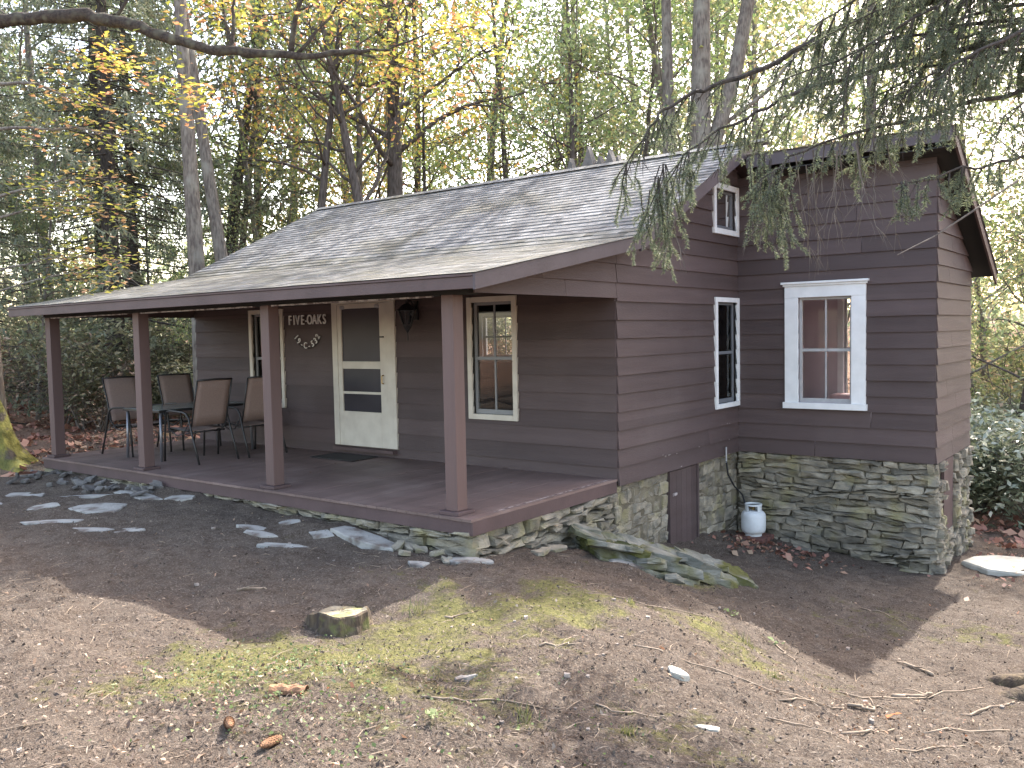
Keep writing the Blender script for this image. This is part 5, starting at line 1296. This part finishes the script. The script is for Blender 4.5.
bough([(4.78, -1.15, 3.9), (4.4, -1.7, 3.7), (4.15, -2.1, 3.5), (3.9, -2.4, 3.3), (3.72, -2.6, 3.1)], .022, 30, .42, 1.0)
bough([(4.78, -1.15, 3.5), (4.5, -1.6, 3.35), (4.3, -2.0, 3.15), (4.15, -2.3, 2.95)], .018, 20, .40, .9)
bough([(4.78, -1.15, 4.7), (4.1, -.9, 4.6), (3.4, -.8, 4.45), (2.7, -.8, 4.2), (2.2, -.9, 3.95)], .028, 36, .55, 1.0)
for i in range(17):
    a = rng.uniform(3.5, 5.0); x1 = rng.uniform(2.6, 4.0); y1 = rng.uniform(-2.7, -1.9)
    bough([(NX, NY, a), (NX+(x1-NX)*.35, NY+(y1-NY)*.35, a+.02), (NX+(x1-NX)*.7, NY+(y1-NY)*.7, a-.12), (x1, y1, a-.42)], .02, 24, rng.uniform(.42, .62), rng.choice((.25, .5, .9)), lo=.1)
for (x0, a) in ((0, 5.2), (1.1, 5.7), (2.3, 6.3), (3.6, 6.9), (5.0, 7.4)):      # upper whorls, above the view
    for k in range(4):
        an = x0+k*1.57; L = 2.3-.25*(a-5.2); bough([(NX, NY, a), (NX+math.cos(an)*L*.5, NY+math.sin(an)*L*.5, a-.1), (NX+math.cos(an)*L, NY+math.sin(an)*L, a-.55)], .02, 8, .3, .35)
# two heavy hanging sprays in front of the gable and the small window
for p, L, k in (((1.90, -2.45, 2.95), .68, 6), ((1.86, -2.5, 2.85), .66, 6), ((1.78, -2.55, 2.75), .45, 4), ((2.60, -2.3, 2.95), .62, 4), ((2.72, -2.4, 2.78), .55, 5), ((2.66, -2.3, 2.90), .60, 4), ((2.80, -2.35, 2.68), .42, 4), ((3.65, -2.5, 2.6), .3, 3), ((3.9, -2.1, 2.72), .3, 3)):
    for j in range(k): twiglet(Vector(p)-O_+Vector((rng.gauss(0, .03), rng.gauss(0, .03), 0)), Vector((rng.gauss(-.05, .22), rng.gauss(0, .2), -1)), L*rng.uniform(.7, 1.1), .006, 1.15, 1)
# bare dead twigs hanging over the white window
tr_main, tr = tr, bare_tw
for p in ((3.05, -2.1, 3.03), (3.12, -2.15, 3.0), (3.2, -2.0, 3.08), (2.95, -2.2, 2.95), (2.86, -2.3, 2.9), (3.3, -1.95, 3.05), (3.0, -2.1, 3.0), (2.75, -2.4, 2.82), (3.15, -2.3, 2.9), (3.25, -2.2, 2.95), (2.9, -2.2, 2.85), (3.4, -2.0, 3.0), (2.02, -2.5, 2.55), (1.97, -2.5, 2.5)):
    twiglet(Vector(p)-O_, Vector((rng.gauss(0, .2), rng.gauss(0, .2), -1)), rng.uniform(.5, .9) if p[0] > 2.2 else .42, .0055, 0)
tr.tube([Vector(p)-O_ for p in ((4.2, -1.9, 2.62), (4.0, -2.2, 2.42), (3.8, -2.4, 2.25), (3.62, -2.6, 2.13))], [.008, .007, .005, .003], 5)
tr = tr_main; bare_tw.build("bare_twigs", MT['twig'], ns)
tr.build("trunk", MT['bark_dark'], ns)
C = np.array(NC); A = np.array(ND); nn = np.cross(A, rand_units(nr, len(C))); nn /= np.linalg.norm(nn, axis=1, keepdims=True)+1e-9
s = .027*nr.uniform(.75, 1.25, len(C))[:, None]; w = .0040
print("near spruce needles", len(C))
quad_mesh("crown", np.stack([C-A*s*.5-nn*w*.5, C-A*s*.5+nn*w*.5, C+A*s*.5+nn*w*.25, C+A*s*.5-nn*w*.25], 1), MT['needle_near'], ns)
rt.build("mossy_root", MT['stumpbark'], ns, smooth=True)

# ------------------------------------------------------------------ litter, twigs, small plants
def yard(nr, n, d0, d1, pw=1.0, a0=-2, a1=76):
    d = d0+(d1-d0)*nr.random(n)**pw; a = np.radians(nr.uniform(a0, a1, n)); x = CAMX-np.sin(a)*d; y = CAMY+np.cos(a)*d
    k = ~(((x > -8.4) & (x < .05) & (y > -2.68) & (y < 5.8)) | ((x > -.05) & (x < 2.85) & (y > 3.2) & (y < 5.8)))
    return x[k], y[k]
nr = np.random.default_rng(17)
x, y = yard(nr, 52000, 2.3, 12, 1.3); C = np.stack([x, y, gz(x, y)+.003+nr.random(len(x))*.006], -1)
sz = np.where(nr.random(len(x)) < .85, nr.uniform(.006, .016, len(x)), nr.uniform(.016, .034, len(x)))
o = quad_mesh("bark_crumbs", leaf_quads(nr, C, sz, .40, .5), MT['chips']); tag(o, "crumbs of bark and dry needles strewn over the bare soil", "litter", kind="stuff")
x, y = yard(nr, 30000, 2.3, 11, 1.2); C = np.stack([x, y, gz(x, y)+.004], -1)   # needles
o = quad_mesh("fallen_needles", leaf_quads(nr, C, nr.uniform(.03, .07, len(x)), .75, .06), MT['chips']); tag(o, "thin fallen needles and stalks on the soil", "litter", kind="stuff")
x1, y1 = yard(nr, 900, 2.4, 13, 1.0); x2 = nr.normal(1.7, .75, 900); y2 = nr.normal(-6.1, .45, 900); x3 = nr.normal(3.6, .5, 420); y3 = nr.normal(-3.1, .45, 420)
x = np.concatenate([x1, x2, x3]); y = np.concatenate([y1, y2, y3]); C = np.stack([x, y, gz(x, y)+.008+nr.random(len(x))*.012], -1)
o = quad_mesh("dry_leaves", leaf_quads(nr, C, nr.uniform(.014, .036, len(x)), .5, .5), MT['litter']); tag(o, "dry tan leaves lying on the yard soil", "litter", kind="stuff")
x = np.concatenate([nr.normal(4.1, .9, 2600), nr.uniform(-16, -8.6, 3600), nr.normal(.7, .5, 260)]); y = np.concatenate([nr.normal(7.2, 1.6, 2600), nr.uniform(-2, 6, 3600), nr.normal(2.7, .35, 260)])
k = ~((x < 2.9) & (x > -8.4) & (y > 3.2) & (y < 5.9)) & ~((x < .05) & (x > -8.4) & (y > -2.6)); x, y = x[k], y[k]
C = np.stack([x, y, gz(x, y)+.012+nr.random(len(x))*.02], -1)
o = quad_mesh("red_leaf_litter", leaf_quads(nr, C, nr.uniform(.04, .11, len(x)), .55, .6), MT['redlitter']); tag(o, "reddish fallen leaves on the forest floor and by the tank", "litter", kind="stuff")
a = np.radians(nr.uniform(-6, 80, 16000)); d = nr.uniform(14, 46, 16000); x = CAMX-np.sin(a)*d; y = CAMY+np.cos(a)*d
k = ~((x < 3.1) & (x > -8.6) & (y > -2.8) & (y < 6)); x, y = x[k], y[k]
o = quad_mesh("forest_leaves", leaf_quads(nr, np.stack([x, y, gz(x, y)+.03], -1), nr.uniform(.10, .22, len(x)), .55, .6), MT['redlitter']); tag(o, "fallen leaves carpeting the wood floor", "litter", kind="stuff")
x = np.concatenate([nr.uniform(-8.1, -.1, 26), nr.uniform(-8.1, -.3, 22)]); y = np.concatenate([nr.uniform(-2.5, -.1, 26), np.abs(nr.normal(0, .12, 22))*-1-.03]); C = np.stack([x, y, np.full(len(x), .010)], -1)
o = quad_mesh("porch_leaves", leaf_quads(nr, C, nr.uniform(.02, .05, len(x)), .8, .6), MT['litter']); tag(o, "few dry leaves blown onto the porch deck", "litter", kind="stuff")
# ground ivy patch and grass
x = np.concatenate([nr.normal(1.35, .42, 620), nr.normal(2.0, .3, 300), nr.normal(.95, .35, 300), nr.normal(2.4, .5, 160)]); y = np.concatenate([nr.normal(-5.95, .32, 620), nr.normal(-6.1, .25, 300), nr.normal(-5.5, .3, 300), nr.normal(-5.4, .4, 160)])
o = quad_mesh("ground_ivy", leaf_quads(nr, np.stack([x, y, gz(x, y)+.012+nr.random(len(x))*.025], -1), nr.uniform(.010, .024, len(x)), .5, .75), MT['ivy']); tag(o, "low small-leaved green ground cover at the lower left", "ground cover", kind="stuff")
def blades(nr, x, y, h, w):
    n = len(x); z = gz(x, y); a = nr.uniform(0, 6.28, n); l = nr.uniform(.2, .7, n)
    B = np.stack([x, y, z-.005], -1); T = B+np.stack([np.cos(a)*l*h, np.sin(a)*l*h, h], -1); s = np.stack([-np.sin(a), np.cos(a), np.zeros(n)], -1)*w
    return np.stack([B-s, B+s, T+s*.15, T-s*.15], 1)
x = []; y = []
for mx_, my_, r_, a_ in MOSS:
    k = int(420*r_*a_); x.append(nr.normal(mx_, r_*.55, k)); y.append(nr.normal(my_, r_*.55, k))
x = np.concatenate(x); y = np.concatenate(y)
o = quad_mesh("moss_and_grass", blades(nr, x, y, nr.uniform(.006, .028, len(x)), .0022), MT['grass']); tag(o, "short yellow-green grass blades standing in the moss patches", "grass", kind="stuff")
TF = [(.72, -4.10, .13, 26, "spiky grass tuft right of the stump"), (1.9, -3.05, .05, 40, "small grass tuft on the crest of the mound"), (2.5, -2.35, .09, 30, "straggly green tuft at the dark edge of the mound"), (3.05, -5.1, .05, 45, "low bright grass tuft near the bottom edge"),
      (2.62, -5.35, .06, 40, "grass tuft beside the green seedling in the foreground"), (3.0, -3.1, .05, 40, "tuft of grass in bare soil above the pale stone")]
for x, y, h, k, lab in TF:
    xs = nr.normal(0, h*.35, k); ys = nr.normal(0, h*.35, k); z0_ = g1(x, y); Q = blades(nr, xs+x, ys+y, nr.uniform(.4, 1.1, k)*h, .0035); Q = Q-np.array([x, y, z0_])
    o = quad_mesh("grass_tuft", Q, MT['grass']); o.location = (x, y, z0_); tag(o, lab, "grass tuft", "grass tufts in the yard")
SD = [(2.45, -5.78, "green seedling with round leaves at the bottom centre", .05), (2.2, -1.95, "pale-leaved seedling at the edge of the shadow", .06), (2.6, -2.05, "small white-green seedling in the shaded hollow", .05)]
for x, y, lab, s in SD:
    t = empty("seedling", (x, y, g1(x, y))); tag(t, lab, "seedling", "seedlings in the yard")
    m = MB(); m.tube([(0, 0, 0), (.005, .003, s)], .002, 4); m.build("stem", MT['stick'], t)
    quad_mesh("leaves", leaf_quads(nr, np.stack([nr.normal(0, s*.5, 9), nr.normal(0, s*.5, 9), s*nr.uniform(.4, 1.1, 9)], -1), s*.8, .6, .7), MT['ivy'], t)
# spruce cones and a curl of bark
def cone(loc, rot, L, lab):
    t = MB(); n = 15
    t.tube([(0, 0, -L/2), (0, 0, -L*.3), (0, 0, .1*L), (0, 0, L*.35), (0, 0, L/2)], [L*.10, L*.15, L*.155, L*.11, L*.03], 10)
    for i in range(n):
        for k in range(9):
            a = 2*math.pi*(k+.5*(i % 2))/9; u = i/n; z_ = -L/2+L*u; r_ = L*(.16*math.sin(math.pi*min(1, .18+u*.85))**.7+.012); w_ = .045*L
            c_, s__ = math.cos(a), math.sin(a)
            t.add([(r_*.9*c_-s__*w_, r_*.9*s__+c_*w_, z_), (r_*.9*c_+s__*w_, r_*.9*s__-c_*w_, z_), (r_*1.12*c_, r_*1.12*s__, z_+L*.10)], [(0, 1, 2)])
    o = t.build("spruce_cone", MT['deadbark'], fix=False); o.location = loc; o.rotation_euler = rot; return tag(o, lab, "cone", "spruce cones in the foreground")
cone((1.78, -6.38, g1(1.78, -6.38)+.028), (R(82), 0, R(60)), .13, "brown spruce cone lying left among the ivy, pointing right")
cone((2.04, -6.36, g1(2.04, -6.36)+.028), (R(80), 0, R(15)), .13, "brown spruce cone lying just right of the other cone")
m = MB(); V = []; k = 9
for i in range(k+1):
    for j in range(7):
        a = R(-95+190*j/6); V.append((-.09+.18*i/k, .035*math.sin(a), .032*math.cos(a)*(1+.2*math.sin(i*1.7+j))))
m.add(V, [(i*7+j, i*7+j+1, (i+1)*7+j+1, (i+1)*7+j) for i in range(k) for j in range(6)])
o = m.build("bark_curl", MT['deadbark']); o.location = (1.67, -5.97, g1(1.67, -5.97)+.012); o.rotation_euler = (0, 0, .5); tag(o, "reddish curl of rotten bark lying on the ivy patch", "bark")
# sticks and surface roots
ST = [((3.75, -3.70), (4.15, -3.10), 0.006, "thin grey twig near the bottom right corner"), ((3.30, -4.10), (3.75, -3.85), 0.005, "fine curved twig right of the pale stones"), ((3.95, -2.30), (4.20, -1.70), 0.009, "dark root running to the mossy root at the edge"), ((2.75, -4.90), (3.05, -4.75), 0.005, "short straight twig below the small pale stone"), ((3.45, -2.95), (3.60, -2.75), 0.012, "stub of rotten wood beside the orange leaf"), ((3.3, -2.7), (3.95, -1.5), .007, "long thin dark stick on the sunlit ground at lower right"), ((3.15, -3.5), (3.45, -3.0), .006, "bent pale twig in the dirt near the orange leaf"), ((2.4, -3.9), (3.35, -3.2), .006, "long pale root lying across the foreground soil"),
      ((3.6, -3.6), (3.75, -3.15), .008, "forked pale stick at the lower right"), ((2.6, -2.0), (2.9, -2.25), .006, "pale curved twig at the shadow edge of the hollow"), ((3.6, -1.2), (3.25, -1.1), .014, "short pale log piece in the sunlit gap"),
      ((2.5, .6), (3.05, .2), .008, "thin root running across the shaded dirt"), ((1.6, -3.2), (2.2, -2.2), .006, "dry twig lying along the crest of the mound"), ((2.2, -5.6), (2.6, -5.2), .006, "mossy twig near the bottom centre"), ((1.0, -4.1), (1.12, -3.98), .008, "short dark twig right of the stump"),
      ((3.5, -2.2), (3.72, -1.95), .016, "stubby bleached stick left of the mossy root"), ((3.9, -3.0), (4.3, -2.5), .007, "tangled thin root at the right edge"), ((2.0, -4.3), (2.15, -4.15), .008, "small broken stick in the moss"), ((-.7, -4.6), (-.55, -4.45), .012, "short bark stick in the shaded dirt left of the stump")]
rng = random.Random(5)
for (a, b, r_, lab) in ST:
    pts = []
    for i in range(8):
        u = i/7; x = a[0]+(b[0]-a[0])*u+rng.gauss(0, .018); y = a[1]+(b[1]-a[1])*u+rng.gauss(0, .018); pts.append((x, y, g1(x, y)+r_*.7+.004))
    m = MB(); m.tube(pts, [r_*(1-.5*i/7) for i in range(8)], 6)
    k = rng.randint(3, 5); q = Vector(pts[k]); e = q+Vector((rng.uniform(-.14, .14), rng.uniform(-.14, .14), .03)); m.tube([q, q.lerp(e, .5)+Vector((0, 0, .01)), e], [r_*.5, r_*.4, r_*.2], 5)
    o = m.build("stick", MT['stick'], smooth=True); tag(o, lab, "stick", "sticks on the yard")
nr = np.random.default_rng(23); mb = MB(); rng = random.Random(23)
x, y = yard(nr, 420, 2.4, 9, 1.1); z = gz(x, y)
for i in range(len(x)):
    a = rng.uniform(0, 6.28); L = rng.uniform(.05, .20); p = Vector((x[i], y[i], z[i]+.006)); d = Vector((math.cos(a), math.sin(a), 0))
    mb.tube([p, p+d*L*.5+Vector((rng.gauss(0, .01), rng.gauss(0, .01), .006)), p+d*L+Vector((0, 0, .002))], [.0022, .002, .001], 4)
o = mb.build("fine_twigs", MT['stick'], fix=False); tag(o, "fine dry twigs scattered over the soil", "twigs", kind="stuff")
mb = MB(); x, y = yard(nr, 420, 2.4, 11, 1.2); z = gz(x, y)
for i in range(len(x)):
    s = rng.choice((.010, .012, .016, .02, .028)) if rng.random() < .95 else .045
    rock_mesh(mb, (x[i], y[i], z[i]+s*.12), (s, s*.8, s*.5), rng, rng.uniform(0, 3))
o = mb.build("pebbles", MT['pebble'])
t_ = quad_mesh("orange_leaf", leaf_quads(nr, np.array([[0, 0, .02], [.03, .02, .03]]), .09, .7, .7), MT['orangeleaf']); t_.location = (3.66, -2.87, g1(3.66, -2.87)); tag(t_, "bright orange curled leaf among the roots at lower right", "leaf"); tag(o, "small grey pebbles scattered in the dirt", "pebbles", kind="stuff")
